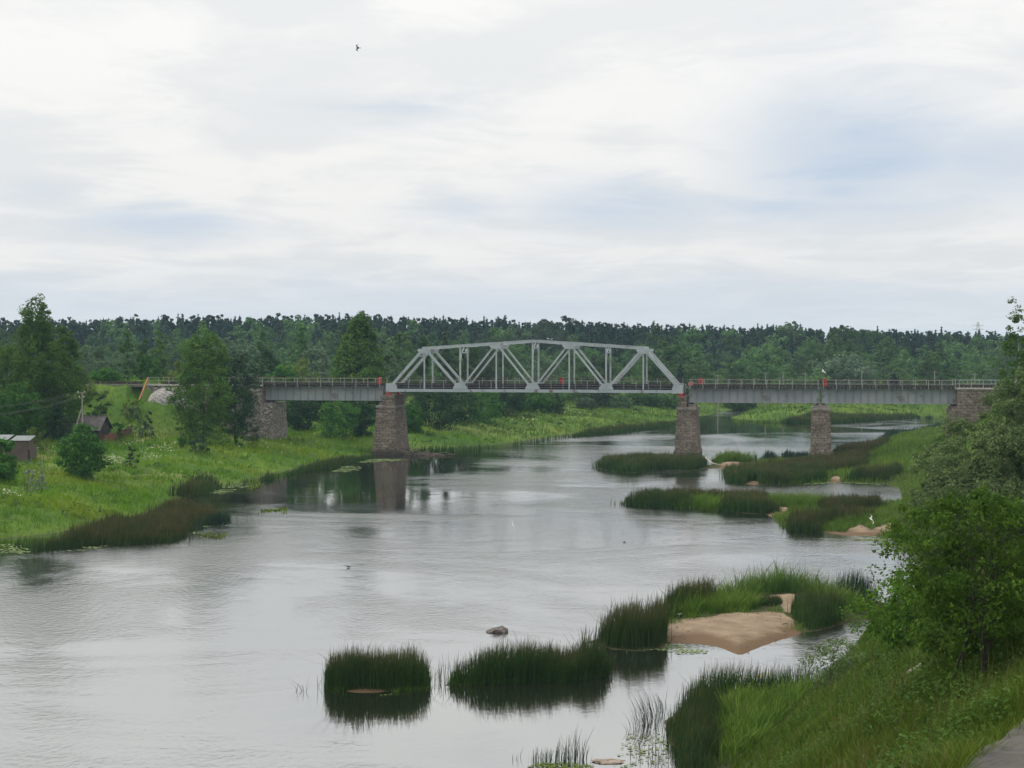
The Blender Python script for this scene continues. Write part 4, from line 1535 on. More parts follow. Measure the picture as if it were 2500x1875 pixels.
def left_trees():
    T = tree
    x, y, z, h = place(88, 232, 727)
    T('birch_tree', 'tallest birch with a split feathery top at the left edge', 'tree', x, y, z, h, 11.0, 'birch', 'birch_leaf', 'bark', h0=.06, ncl=420, per=42, leaf=.20, seed=11, clr=1.0, droop=.35, lump=.5)
    x, y, z, h = place(22, 238, 842)
    T('birch_tree', 'dark leafy birch filling the left edge below the tallest birch', 'tree', x, y, z, h, 9.5, 'round', 'birch_leaf', 'birch_bark', h0=.05, ncl=200, per=40, leaf=.2, seed=12, droop=.3, lump=.5)
    x, y, z, h = place(150, 240, 795)
    T('birch_tree', 'birch at the right shoulder of the tallest birch', 'tree', x, y, z, h, 7.2, 'birch', 'birch_leaf', 'bark', h0=.06, ncl=230, per=40, leaf=.2, seed=13, droop=.35, lump=.5)
    x, y, z, h = place(497, 240, 804)
    T('birch_tree', 'full green birch on the embankment slope before the stone cone', 'tree', x, y, z, h, 8.2, 'round', 'birch_leaf', 'bark', h0=.08, ncl=330, per=46, leaf=.19, seed=14, clr=.95, droop=.35, lump=.5)
    x, y, z, h = place(566, 246, 868)
    T('pine_tree', 'dark pine with bare lower trunk beside the left abutment', 'tree', x + .6, y, z, h, 6.2, 'pinetop', 'pine_leaf', 'bark', h0=.16, ncl=210, per=40, leaf=.19, seed=15, clr=.75, lump=.55, up=.4)
    x, y, z, h = place(880, 298, 770)
    T('birch_tree', 'big bright birch behind the left girder span', 'tree', x, y, z, h, 10.6, 'birch', 'birch_leaf', 'bark', h0=.08, ncl=430, per=42, leaf=.25, seed=16, clr=1.2, droop=.2, lump=.22)
    B = bush_at
    B('maple_tree', 'rounded dark green maple above the brown sheet fence', 40, 222, 938, 112, 'round', 'round_leaf', 21, 'tree', leaf=.19, ncl=150, per=34, h0=.1)
    B('maple_tree', 'smaller rounded maple at the left edge, beside the brown fence', -8, 216, 946, 90, 'round', 'round_leaf', 22, 'tree', leaf=.19, ncl=110, per=34, h0=.08)
    B('spruce_tree', 'dark narrow spruce left of the hut', 138, 226, 975, 62, 'cone', 'dark_leaf', 23, 'tree', leaf=.17, ncl=110, per=30)
    B('bush', 'dense dark bush just left of the hut annex', 165, 222, 1008, 60, 'shrub', 'dark_leaf', 24)
    B('bush', 'low yellow green bush behind the brown sheet fence', 82, 210, 1040, 66, 'shrub', 'yellow_leaf', 25)
    B('bush', 'tall dark bush right behind the hut roof', 238, 246, 957, 56, 'round', 'dark_leaf', 26)
    B('bush', 'round dark bush high on the railway embankment', 257, 266, 900, 58, 'round', 'round_leaf', 27, ncl=90)
    B('bush', 'yellow green bush under the tallest birch', 214, 258, 912, 44, 'shrub', 'yellow_leaf', 28)
    B('bush', 'large round bush standing in front of the hut', 199, 187, 1038, 98, 'round', 'round_leaf', 29, leaf=.155, ncl=190, per=36, h0=.02)
    B('bush', 'dark bush cut off by the left edge', -4, 172, 1070, 92, 'round', 'round_leaf', 30, leaf=.15, ncl=150, per=34, h0=.02)
    B('willow_bush', 'silvery little willow, left of two on the meadow', 70, 166, 1126, 24, 'round', 'silver_leaf', 31, group='silvery willows on the meadow', leaf=.1)
    B('willow_bush', 'silvery little willow, right of two on the meadow', 98, 167, 1130, 22, 'round', 'silver_leaf', 32, group='silvery willows on the meadow', leaf=.1)
    B('bush', 'small dark bush with flowers on the open slope', 322, 203, 1086, 32, 'shrub', 'dark_leaf', 33, leaf=.12)
    B('bush', 'grey green bush right of the red fence', 326, 243, 993, 44, 'shrub', 'far_willow', 34)
    B('bush', 'sparse grey bush between red fence and birch', 362, 243, 1004, 30, 'shrub', 'far_willow', 35)
    B('bush', 'bushy growth at the foot of the embankment birch', 484, 226, 1042, 52, 'shrub', 'dark_leaf', 36)
    B('bush', 'small bush left of the embankment birch foot', 437, 230, 1026, 30, 'shrub', 'round_leaf', 37)
    B('bush', 'small bush between pine and abutment', 582, 243, 1030, 22, 'shrub', 'round_leaf', 38)
    B('bush', 'bush against the foot of the left abutment', 618, 250, 1022, 34, 'shrub', 'far_willow', 39)
    B('bush', 'dark bush by the hut gable', 287, 238, 1022, 30, 'shrub', 'round_leaf', 40)
    B('bush', 'pale weedy bush under the orange pole', 318, 252, 975, 46, 'shrub', 'yellow_leaf', 41)
    # trees between the embankment and the wood
    for i, (u, D, top, w, lf, pr, nm, lab) in enumerate((
            (232, 330, 842, 120, 'far_willow', 'dome', 'willow_tree', 'wide grey willow seen left of the round embankment bush'),
            (311, 345, 806, 50, 'birch_leaf', 'birch', 'birch_tree', 'slim birch directly above the orange pole'),
            (352, 350, 822, 46, 'birch_leaf', 'birch', 'birch_tree', 'dark birch between slim birch and stone cone'),
            (388, 345, 812, 52, 'birch_leaf', 'birch', 'birch_tree', 'birch above the stone cone'),
            (362, 292, 862, 66, 'round_leaf', 'round', 'maple_tree', 'dark maple over the embankment crest left of the cone'),
            (433, 290, 885, 50, 'yellow_leaf', 'round', 'bush', 'light yellow green tree behind the stone cone'),
            (300, 295, 885, 60, 'far_decid', 'round', 'broadleaf_tree', 'green tree over the crest left of the orange pole'),
            (545, 350, 822, 80, 'far_willow', 'dome', 'willow_tree', 'willow between the embankment birch and the pine'),
            (600, 350, 838, 84, 'far_willow', 'dome', 'willow_tree', 'grey willow above the left abutment'),
            (652, 312, 848, 64, 'dark_leaf', 'round', 'maple_tree', 'very dark round tree right of the left abutment'),
            (640, 380, 806, 52, 'far_decid', 'birch', 'birch_tree', 'tall birch behind the very dark round tree'),
            (735, 385, 796, 62, 'far_decid', 'birch', 'birch_tree', 'tall birch above the middle of the left girder'),
            (775, 335, 842, 78, 'far_willow', 'dome', 'willow_tree', 'grey willow left of the big bright birch'),
            (733, 300, 878, 96, 'yellow_leaf', 'dome', 'broadleaf_tree', 'bright bushy tree above the left girder'),
            (690, 296, 893, 80, 'round_leaf', 'dome', 'broadleaf_tree', 'green bushy tree near the left girder end'),
            (985, 345, 806, 74, 'far_decid', 'round', 'broadleaf_tree', 'rounded tree above the truss left end'),
            (1032, 350, 806, 50, 'far_decid', 'birch', 'birch_tree', 'birch over the first truss panel'),
            (948, 318, 868, 80, 'far_willow', 'round', 'broadleaf_tree', 'pale tree right of the big bright birch'),
            (1087, 360, 802, 46, 'far_willow', 'cone', 'birch_tree', 'pale conical tree over the second truss panel'),
            (1140, 360, 838, 70, 'far_decid', 'dome', 'broadleaf_tree', 'bushy tree in the third truss panel'),
            (1205, 365, 850, 84, 'far_willow', 'dome', 'willow_tree', 'grey willow in the fourth truss panel'),
            (1330, 375, 868, 96, 'far_willow', 'dome', 'willow_tree', 'grey willow right of the truss middle'),
            (1460, 385, 872, 90, 'far_willow', 'dome', 'willow_tree', 'grey willow in the sixth truss panel'))):
        B(nm, lab, u, D, top, w, pr, lf, 50 + i, 'tree', leaf=.0009 * D, ncl=110, per=26, lump=.4)
    # bushes hanging over the left bank beyond the bridge
    for i, (u, D, top, w, lf, lab) in enumerate((
            (672, 276, 985, 60, 'dark_leaf', 'dark bush under the left end of the left girder'),
            (735, 282, 975, 80, 'dark_leaf', 'dark bush under the middle of the left girder'),
            (822, 268, 980, 100, 'round_leaf', 'big bush overhanging the bank under the left girder'),
            (885, 272, 985, 70, 'dark_leaf', 'dark bush just left of the driftwood pier'),
            (770, 300, 960, 100, 'dark_leaf', 'deep shaded bush behind the bank under the girder'),
            (1008, 280, 985, 58, 'round_leaf', 'bush just right of the driftwood pier'),
            (1060, 292, 950, 100, 'dark_leaf', 'large dark bush under the first truss panels'),
            (1120, 302, 945, 96, 'dark_leaf', 'large dark bush under the third truss panel'),
            (1180, 312, 952, 90, 'round_leaf', 'rounded bush above the grassy bank under the truss'),
            (1240, 330, 942, 90, 'dark_leaf', 'dark bush under the truss middle'),
            (1300, 345, 948, 80, 'round_leaf', 'bush at the end of the dark row under the truss'),
            (1350, 352, 955, 60, 'far_decid', 'small bush after the dark row under the truss'),
            (1432, 372, 972, 46, 'far_willow', 'small grey bush on the far meadow'),
            (1505, 385, 970, 70, 'far_willow', 'wide grey bush on the far meadow'),
            (1570, 395, 962, 90, 'far_decid', 'bush behind the far meadow under the truss right end'),
            (1630, 400, 960, 70, 'far_decid', 'bush near the top of the inlet'),
            (1812, 430, 958, 90, 'far_decid', 'bush behind the inlet right of the truss'))):
        B('bush', lab, u, D, top, w, 'dome', lf, 90 + i, leaf=.0008 * D, ncl=90, per=28)


left_trees()


def right_trees():
    T = tree
    # tall birch, then the willow thicket
    x, y, z, h = place(2478, 150, 752)
    T('birch_tree', 'tall slender birch rising at the right edge', 'tree', x, y, z, h, 4.6, 'birch', 'birch_leaf', 'birch_bark', h0=.08, ncl=260, per=44, leaf=.12, seed=201, clr=.6, droop=.3, lump=.45)
    x, y, z, h = place(2492, 168, 880)
    T('birch_tree', 'dark birch beside the right abutment', 'tree', x, y, z, h, 4.2, 'birch', 'birch_leaf', 'birch_bark', h0=.05, ncl=200, per=42, leaf=.13, seed=202, clr=.6, droop=.3)
    for i, (u, D, top, w, lab, sd) in enumerate((
            (2540, 128, 890, 210, 'tall grey willow at the right edge below the slender birch', 0),
            (2385, 116, 1012, 310, 'big spreading willow in front of the right abutment', 1),
            (2480, 104, 1040, 250, 'willow at the right edge before the spreading willow', 2),
            (2335, 104, 1150, 220, 'lower silvery willow over the river edge', 3),
            (2420, 94, 1180, 220, 'willow mass just behind the dark alder', 4))):
        xx, yy, zz, hh = place(u, D, top)
        T('willow_tree', lab, 'tree', xx, yy, zz - .1, hh, w / F * D, 'dome', 'willow_leaf', 'bark', h0=.03, ncl=380, per=60, leaf=.14, asp=.36, seed=210 + i, clr=.6, lump=.65, droop=.1, up=.5, nl=16, stems=4, group='willows on the right bank')
    # dark multi-stemmed alder on the slope
    x, y, z = hit(2362, 1672)
    D = y
    top = H - (1205 - HOR) * D / F - z
    T('alder_tree', 'dark many stemmed alder on the near grassy slope', 'tree', x, y, z, top, 385 / F * D, 'dome', 'near_leaf', 'dark_bark', h0=.34, ncl=360, per=46, leaf=.045, asp=.5, seed=243, clr=.28, lump=.5, droop=.2, up=.45, nl=22, stems=7, r0=.036, lean=(.28, 0), inner=.3)
    x2, y2, z2 = hit(2230, 1600)
    top2 = H - (1395 - HOR) * y2 / F - z2
    T('bush', 'bright green bush leaning out left of the alder', 'bush', x2 + .2, y2, z2, top2, 250 / F * y2, 'round', 'bright_leaf', 'dark_bark', h0=.08, ncl=190, per=44, leaf=.07, asp=.6, seed=232, clr=.38, lump=.6, up=.6, nl=8, stems=4, r0=.04)
    x2, y2, z2 = hit(2400, 1610)
    T('bush', 'bright leafy bush at the foot of the alder', 'bush', x2, y2, z2, 1.5, 2.6, 'shrub', 'near_leaf', 'dark_bark', h0=.05, ncl=110, per=40, leaf=.055, asp=.6, seed=233, clr=.3, lump=.5, stems=3, r0=.03)
    x2, y2, z2 = hit(2475, 1560)
    T('bush', 'leafy bush behind the alder stems at the right edge', 'bush', x2, y2, z2, 1.9, 3.0, 'shrub', 'bright_leaf', 'dark_bark', h0=.05, ncl=130, per=40, leaf=.06, asp=.6, seed=234, clr=.32, lump=.5, stems=3, r0=.03)
    x2, y2, z2 = hit(2040, 1672)
    T('willow_bush', 'airy grey green willow bush on the edge of the slope', 'bush', x2, y2, z2 - .1, H - (1560 - HOR) * y2 / F - z2, 140 / F * y2, 'dome', 'willow_leaf', 'dark_bark', h0=.05, ncl=110, per=30, leaf=.062, asp=.4, seed=235, clr=.26, lump=.6, nl=8, stems=4, r0=.02)


right_trees()


# ------------------------------------------------------------------ grasses and rushes
def blades(P, z, hgt, wid, lean, rng, wind=(.15, .0), segs=2, extra=None):
    n = len(P)
    a = rng.random(n) * 6.283
    s = np.stack([np.cos(a), np.sin(a), np.zeros(n)], 1)
    hgt = np.broadcast_to(np.asarray(hgt, float), (n,))
    wid = np.broadcast_to(np.asarray(wid, float), (n,))
    ld = rng.normal(size=(n, 2)) * lean + np.array(wind)
    if extra is not None:
        ld = ld + extra
    B = np.concatenate([P, np.broadcast_to(np.asarray(z, float), (n,))[:, None]], 1)
    up = np.zeros((n, 3))
    up[:, 2] = 1
    l3 = np.concatenate([ld, np.zeros((n, 1))], 1)
    if segs == 1:
        tip = B + (up + l3) * hgt[:, None]
        V = np.stack([B - s * wid[:, None] / 2, B + s * wid[:, None] / 2, tip], 1).reshape(-1, 3)
        Q = np.arange(3 * n).reshape(n, 3)
        h = np.tile([0, 0, 1.0], n)
        return V, Q, h
    mid = B + (up * .58 + l3 * .38) * hgt[:, None]
    tip = B + (up * 1.0 + l3 * 1.15) * hgt[:, None]
    w0, w1, w2 = wid[:, None] / 2, wid[:, None] * .42, wid[:, None] * .10
    V = np.stack([B - s * w0, B + s * w0, mid - s * w1, mid + s * w1, tip - s * w2, tip + s * w2], 1).reshape(-1, 3)
    k = 6 * np.arange(n)[:, None]
    Q = np.concatenate([k + np.array([[0, 1, 3, 2]]), k + np.array([[2, 3, 5, 4]])], 1).reshape(-1, 4)
    h = np.tile([0, 0, .58, .58, 1, 1], n)
    return V, Q, h


def sample_poly(pl, n, rng):
    lo, hi = pl.min(0), pl.max(0)
    out = []
    k = 0
    while k < n:
        P = lo + rng.random((n * 2, 2)) * (hi - lo)
        P = P[inside(P, pl)]
        out.append(P)
        k += len(P)
        if len(P) == 0:
            break
    return np.concatenate(out)[:n] if out else np.zeros((0, 2))


def area(pl):
    x, y = pl[:, 0], pl[:, 1]
    return abs(np.dot(x, np.roll(y, 1)) - np.dot(y, np.roll(x, 1))) / 2


def seedheads(P, z, hgt, rng, frac=.4, size=.05):
    pass


def bed(label, pl, per_m2, h0, h1, wid, mat, seed, name='rushes', cat='rushes', lean=.07, wind=(.06, 0), patch=.35, edge=0.6, avoid=None, nmax=60000, hedge=0.0, tuss=0.0):
    """a stand of rushes or tall grass; stems thin out and shorten towards its rim"""
    rng = np.random.default_rng(seed)
    n = int(min(nmax, per_m2 * (1.7 if wid > .05 else 1.15) * area(pl)))
    P = sample_poly(pl, n, rng)
    if avoid is not None:
        for a in avoid:
            P = P[~inside(P, a)]
    d = sdist(P, pl)
    nz = fbm(P[:, 0] * .8 + seed, P[:, 1] * .8)
    nz4 = fbm(P[:, 0] * 1.9 + seed * 3, P[:, 1] * 1.3)
    keep = rng.random(len(P)) < np.clip(.30 + (d + (nz4 - .5) * 1.5 * edge) / edge, .04, 1)
    P, d, nz = P[keep], d[keep], nz[keep]
    st = rng.random(len(P)) < .10
    P[st] += rng.normal(size=(int(st.sum()), 2)) * .8 * edge
    r1 = rng.random(len(P))
    hh = (h0 + (h1 - h0) * r1 ** .7) * (1 + (patch + .18) * (nz - .5) * 1.8) * np.clip(.58 + .42 * d / max(edge, .1), .5, 1)
    if hedge:
        lo, hi = pl[:, 0].min(), pl[:, 0].max()
        ex = np.minimum(P[:, 0] - lo, hi - P[:, 0])
        hh *= np.clip(.68 + .32 * np.sqrt(np.clip(ex / hedge, 0, 1)), 0, 1)
    hh *= .80 + .22 * rng.random(len(P)) + .16 * (rng.random(len(P)) < .10)
    ld = None
    if mat in ('island_grass', 'bright_grass', 'tall_grass') and tuss == 0:
        tuss = .30 if wid < .05 else .5
    if tuss > 0 and len(P) > 60:
        # tussocks: blades spring from common crowns and arch outwards
        C = P[rng.choice(len(P), max(3, len(P) // 34), replace=False)]
        ci = rng.integers(0, len(C), len(P))
        sz = (.55 + .9 * rng.random(len(C)))[ci]
        off = rng.normal(size=(len(P), 2)) * tuss * .55 * sz[:, None]
        P = C[ci] + off
        ld = off / (tuss * 1.1) * .55
        hh = hh * (.45 + .55 * sz) * np.clip(1.05 - .35 * np.linalg.norm(off, axis=1) / tuss, .35, 1.1)
        if avoid is not None:
            m = np.ones(len(P), bool)
            for a in avoid:
                m &= ~inside(P, a)
            P, ld, hh = P[m], ld[m], hh[m]
    z = np.maximum(height(P), -.25) - .03
    bent = rng.random(len(P)) < .05
    ex = rng.normal(size=(len(P), 2)) * .45 * bent[:, None]
    ld = ex if ld is None else ld + ex
    V, Q, h = blades(P, z, hh, wid * (.7 + .6 * rng.random(len(P))), lean, rng, wind, extra=ld)
    o = mk(name, V, Q, M[mat], attrs={'h': h})
    tag(o, label, cat, kind='stuff')
    return o


def island_plants():
    # two clumps standing in the near water
    pa = poly(6, [(215, 820), (300, 830), (500, 832), (700, 830), (860, 808), (870, 782), (760, 768), (500, 765), (230, 775)])
    pb = poly(6, [(975, 800), (1065, 797), (1250, 788), (1500, 772), (1650, 782), (1900, 748), (1960, 725), (1900, 705), (1500, 720), (1200, 742), (1080, 765), (980, 780)])
    bed('dense dark rush clump with brown tips, alone in the near water', pa, 300, 1.25, 1.8, .026, 'rush', 301, edge=.25, patch=.3, wind=(.02, 0), hedge=1.3)
    bed('long dark rush clump right of the lone clump in the near water', pb, 270, 1.15, 1.75, .026, 'rush', 302, edge=.25, patch=.4, wind=(.05, 0), hedge=1.6)
    bed('thin scattered rushes between the two near water clumps', poly(6, [(870, 760), (1000, 785), (1060, 785), (1060, 740), (870, 745)]), 26, .8, 1.6, .026, 'rush_blue', 303, edge=.2)
    bed('few stray rush stems left of the lone clump', poly(6, [(20, 845), (200, 830), (200, 812), (60, 820)]), 14, .4, 1.1, .024, 'rush_blue', 304, edge=.1, lean=.22)
    bed('low green sedge at the foot of the long rush clump', poly(6, [(930, 805), (1060, 800), (1080, 770), (950, 775)]), 160, .25, .6, .03, 'island_grass', 305, edge=.2)
    bed('low grass along the waterline of the long rush clump', poly(6, [(1080, 790), (1300, 778), (1500, 762), (1490, 752), (1200, 764), (1080, 776)]), 240, .15, .45, .03, 'island_grass', 306, edge=.2)
    bed('low grass at the foot of the lone rush clump', poly(6, [(230, 828), (640, 838), (860, 815), (850, 795), (640, 812), (260, 800)]), 160, .12, .4, .03, 'island_grass', 307, edge=.2, avoid=[SANDS[7]])
    bed('stray rushes right of the long rush clump', poly(6, [(1960, 660), (2080, 700), (2212, 660), (2212, 610), (2000, 620)]), 10, .3, .8, .024, 'rush_blue', 308, edge=.2)
    bed('small open tuft of upright rushes at the bottom edge', poly(6, [(1440, 1262), (1640, 1285), (1840, 1262), (1800, 1225), (1500, 1225)]), 62, .75, 1.3, .022, 'rush_blue', 309, edge=.3)
    bed('sparse thin rushes left of the bottom tuft', poly(6, [(1330, 1285), (1430, 1275), (1430, 1225), (1380, 1200)]), 14, .4, 1.0, .02, 'rush_blue', 310, edge=.2)
    # near island with the big sandbar
    isl = ISLES['near']
    sd = [SANDS[0], SANDS[1]]
    left = poly(8, [(-186, 640), (-60, 680), (100, 697), (230, 690), (285, 655), (285, 560), (270, 545, .2), (250, 500, 1.2), (150, 440, 1.7), (0, 450, 1.7), (-120, 500, 1.7), (-180, 570, 1.0)])
    bed('brown headed rush stand at the left end of the sandbar island', left, 95, 1.5, 2.0, .034, 'rush_brown', 321, edge=.3)
    bed('bright green sedge hummocks in the middle of the sandbar island', poly(8, [(240, 510), (300, 535), (420, 528), (540, 530), (640, 518), (750, 500), (765, 440), (740, 410, .8), (600, 400, .8), (400, 415, .8), (250, 440, .8)]), 190, .8, 1.3, .035, 'island_grass', 322, edge=.5, patch=.7, lean=.16)
    bed('dark rushes along the back of the sandbar island', poly(8, [(180, 420, 1.7), (330, 320, 1.7), (520, 310, 1.7), (560, 350, 1.7), (300, 380, 1.7), (220, 440, 1.7)]), 110, 1.4, 1.9, .034, 'rush_brown', 323, edge=.4)
    bed('tall pale grass on the hump of the sandbar island', poly(8, [(500, 320, 1.7), (620, 260, 1.7), (760, 235, 1.7), (950, 225, 1.7), (1100, 260, 1.7), (1250, 310, 1.7), (1330, 400, 1.4), (1300, 470, .5), (1150, 440, .5), (1000, 390, .5), (760, 385, .5), (560, 390, 1.0)]), 95, 1.0, 1.9, .034, 'tall_grass', 324, edge=.8, patch=.7, lean=.14, avoid=sd)
    bed('lush green sedge below the pale grass hump', poly(8, [(700, 400, .5), (760, 385, .5), (1000, 390, .5), (1000, 350, 1.0), (720, 350, 1.0)]), 160, .7, 1.2, .036, 'island_grass', 325, edge=.4, patch=.6, lean=.15, avoid=sd)
    bed('green clumps right of the small sand hollow', poly(8, [(1000, 400), (1080, 440), (1180, 470), (1300, 500), (1330, 460), (1250, 400, .5), (1020, 385, .5)]), 150, .8, 1.4, .036, 'island_grass', 326, edge=.4, patch=.6, lean=.15, avoid=[SANDS[1]])
    bed('dark rushes at the right end of the sandbar island', poly(8, [(1150, 300, 1.5), (1300, 300, 1.5), (1440, 320, 1.5), (1440, 400, .5), (1350, 400, .8), (1250, 350, 1.2)]), 110, 1.3, 1.8, .034, 'rush_blue', 327, edge=.4)
    bed('small dark rush patch dividing the two sand areas', poly(8, [(760, 485), (830, 490), (905, 485), (900, 455), (780, 450)]), 160, .45, .75, .03, 'rush', 328, edge=.2)
    bed('blue green rush clump right of the big sandbar', poly(8, [(975, 575), (1060, 592), (1120, 585), (1200, 560), (1240, 540), (1230, 510), (1100, 480), (960, 490), (940, 520)]), 105, .9, 1.6, .032, 'rush', 329, edge=.4, patch=.6)
    # strips by the bottom right shore
    bed('dark rush bed by the near right shore', poly(8, [(290, 1420), (330, 1347), (310, 1280), (280, 1190), (275, 1120), (330, 1060), (440, 1015), (560, 985), (600, 1040), (570, 1150), (590, 1270), (560, 1350), (560, 1440)]), 120, .9, 1.6, .024, 'rush_mix', 331, edge=.8)
    bed('dark rush strip behind the bright grass of the near right shore', poly(8, [(330, 1010), (480, 955), (700, 930), (900, 920), (1050, 915), (1080, 940), (900, 960), (700, 975), (560, 1000), (420, 1010)]), 150, 1.3, 1.9, .026, 'rush', 332, edge=.35)
    bed('bright sedge meadow between shore rushes and slope', poly(8, [(560, 1000), (700, 975), (900, 960), (1080, 950), (1000, 1080), (870, 1180), (700, 1300), (560, 1420), (570, 1250)]), 190, .5, 1.1, .03, 'island_grass', 333, edge=.4, patch=.7, lean=.16)
    bed('thin leaning rushes in water left of the near shore bed', poly(8, [(50, 1150), (150, 1130), (265, 1090), (300, 1010), (240, 1000), (110, 1060)]), 22, .9, 1.6, .022, 'rush_blue', 334, edge=.5, wind=(-.25, 0))
    bed('sparse rush stems over lily leaves at the bottom shore', poly(8, [(120, 1327), (310, 1327), (270, 1170), (140, 1180), (60, 1250)]), 7, .6, 1.3, .02, 'rush_blue', 335, edge=.5, wind=(-.1, 0))
    # front island
    f = ISLES['front']
    bed('dark rush edge at the left tip of the long front island', mixed(poly(9, [(1315, 1088), (1400, 1097), (1500, 1100)]), poly(9, [(1500, 1080, .8), (1480, 1060, 1.2), (1400, 1062, 1.2), (1325, 1070, 1.0)])), 55, 1.1, 1.6, .055, 'rush', 341, edge=.8)
    bed('yellow green grass patch on the long front island', mixed(poly(9, [(1470, 1098), (1560, 1105)]), poly(9, [(1580, 1075, 1.0), (1520, 1068, 1.0), (1470, 1070, 1.0)])), 80, .8, 1.2, .06, 'bright_grass', 342, edge=.6, patch=.6)
    bed('dark rush mass in the middle of the long front island', mixed(poly(9, [(1550, 1105), (1655, 1112)]), poly(9, [(1690, 1085, 1.2), (1620, 1072, 1.2), (1560, 1072, 1.2)])), 60, 1.2, 1.6, .055, 'rush', 343, edge=.6)
    bed('dark rushes along the back of the long front island', poly(7, [(-220, 545, 1.2), (0, 540, 1.2), (250, 552, 1.2), (500, 560, 1.2), (500, 590, 1.2), (200, 580, 1.2), (-200, 565, 1.2)]), 50, 1.0, 1.5, .055, 'rush_brown', 344, edge=.6)
    bed('bright grassy hummocks on the long front island', poly(7, [(450, 625, .5), (560, 585, 1.0), (720, 572, 1.0), (900, 590, 1.0), (950, 640, .6), (700, 650, .6), (560, 655, .4)]), 85, .8, 1.3, .055, 'island_grass', 345, edge=.6, patch=.7)
    bed('brown rush stand before the gull on the front island', poly(7, [(590, 770), (620, 825), (830, 838), (880, 800), (1000, 800), (1110, 785), (1230, 760), (1200, 700, .8), (1000, 680, 1.2), (800, 690, 1.2), (620, 710, 1.0)]), 60, 1.2, 1.7, .05, 'rush_brown', 346, edge=.6, avoid=[SANDS[2], SANDS[3]])
    bed('green sedge near the sand strip of the front island', poly(7, [(880, 810), (1000, 810), (1110, 785), (1290, 770), (1320, 700, .5), (1150, 690, .8), (1050, 720, .6), (930, 760, .3)]), 90, .6, 1.1, .05, 'island_grass', 347, edge=.6, avoid=[SANDS[2]])
    bed('brown rush band joining the front island to the bank', poly(7, [(800, 620, 1.0), (1000, 610, 1.0), (1240, 590, 1.0), (1260, 650, .8), (1000, 660, 1.0), (850, 650, 1.0)]), 55, 1.0, 1.5, .055, 'rush_brown', 348, edge=.6)
    bed('dark rush clump under the willows at the front island end', poly(7, [(1310, 870), (1390, 900), (1500, 900), (1560, 850), (1500, 760, .8), (1400, 780, .8)]), 75, 1.3, 1.8, .045, 'rush', 349, edge=.5)
    # middle island with the third pier
    bed('wide dark rush stand on the left of the middle island', poly(7, [(180, 430), (200, 495), (330, 505), (600, 512), (880, 490), (860, 420, .6), (650, 385, 1.2), (450, 375, 1.2), (280, 385, 1.2)]), 36, 1.2, 1.7, .065, 'rush', 351, edge=.9, avoid=[SANDS[5], SANDS[6]])
    bed('yellow green patch in the middle island rushes', poly(7, [(340, 440, 1.0), (450, 430, 1.0), (455, 400, 1.5), (360, 402, 1.5)]), 60, 1.4, 1.75, .065, 'bright_grass', 352, edge=.6)
    bed('brown rush stand around the foot of the third pier', poly(7, [(500, 385, 1.0), (620, 350, 1.0), (780, 335, .8), (920, 330, .8), (1100, 290, 1.0), (1180, 300, 1.0), (1150, 380, .8), (960, 420, .6), (700, 400, 1.0)]), 34, .8, 1.4, .07, 'rush_brown', 353, edge=.9)
    bed('dark rush tip left of the third pier', poly(7, [(575, 330), (770, 335), (770, 285, 1.2), (650, 292, 1.2), (590, 312, .8)]), 34, 1.1, 1.6, .07, 'rush_blue', 354, edge=.6)
    bed('green rush stand right of the pier sand patch', poly(7, [(990, 490), (1150, 495), (1300, 500), (1430, 470), (1420, 420, 1.0), (1250, 400, 1.2), (1050, 425, 1.0)]), 40, 1.2, 1.7, .065, 'rush', 355, edge=.8)
    bed('brown rushes along the back channel by the third pier', poly(7, [(920, 245, 1.2), (1000, 240, 1.2), (1230, 200, 1.2), (1330, 190, 1.2), (1250, 240, 1.0), (1130, 290, 1.0), (950, 300, 1.0)]), 30, .9, 1.5, .075, 'rush_brown', 356, edge=.9)
    bed('dark rushes lining the far channel left of the right abutment', poly(4, [(1110, 1175), (1250, 1160), (1420, 1125), (1640, 1080), (1640, 1050, 1.2), (1400, 1085, 1.2), (1150, 1150, 1.2)]), 22, 1.1, 1.6, .09, 'rush_blue', 357, edge=1.2)
    # pier two island
    bed('dark rush mass around the foot of the second pier', poly(3, [(770, 1385), (840, 1410), (1000, 1435), (1100, 1440), (1230, 1412), (1550, 1425), (1680, 1395), (1650, 1340, .8), (1400, 1318, 1.0), (1150, 1305, 1.2), (900, 1318, 1.2), (780, 1345, .9)]), 40, 1.1, 1.7, .065, 'rush', 361, edge=.8)
    bed('brown tuft on the second pier island', poly(3, [(1200, 1370, .8), (1430, 1370, .8), (1400, 1330, 1.3), (1220, 1330, 1.3)]), 34, 1.4, 1.75, .065, 'rush_brown', 362, edge=.8)
    bed('bright green tuft on the second pier island', poly(3, [(1060, 1365, .8), (1170, 1365, .8), (1190, 1320, 1.3), (1080, 1320, 1.3)]), 44, 1.3, 1.7, .065, 'island_grass', 363, edge=.8)
    bed('bright green sedge dome between second and third pier', poly(3, [(1680, 1360), (1780, 1370), (1930, 1365), (2060, 1350), (2060, 1300, 1.0), (1950, 1285, 1.2), (1780, 1282, 1.2), (1690, 1310, 1.0)]), 75, 1.2, 1.7, .07, 'island_grass', 364, edge=1.0, patch=.4)
    bed('dark rush tip right of the bright sedge dome', poly(3, [(2050, 1355), (2180, 1345), (2205, 1330, .4), (2120, 1295, 1.2), (2040, 1285, 1.2)]), 60, 1.2, 1.7, .07, 'rush_blue', 365, edge=.7)
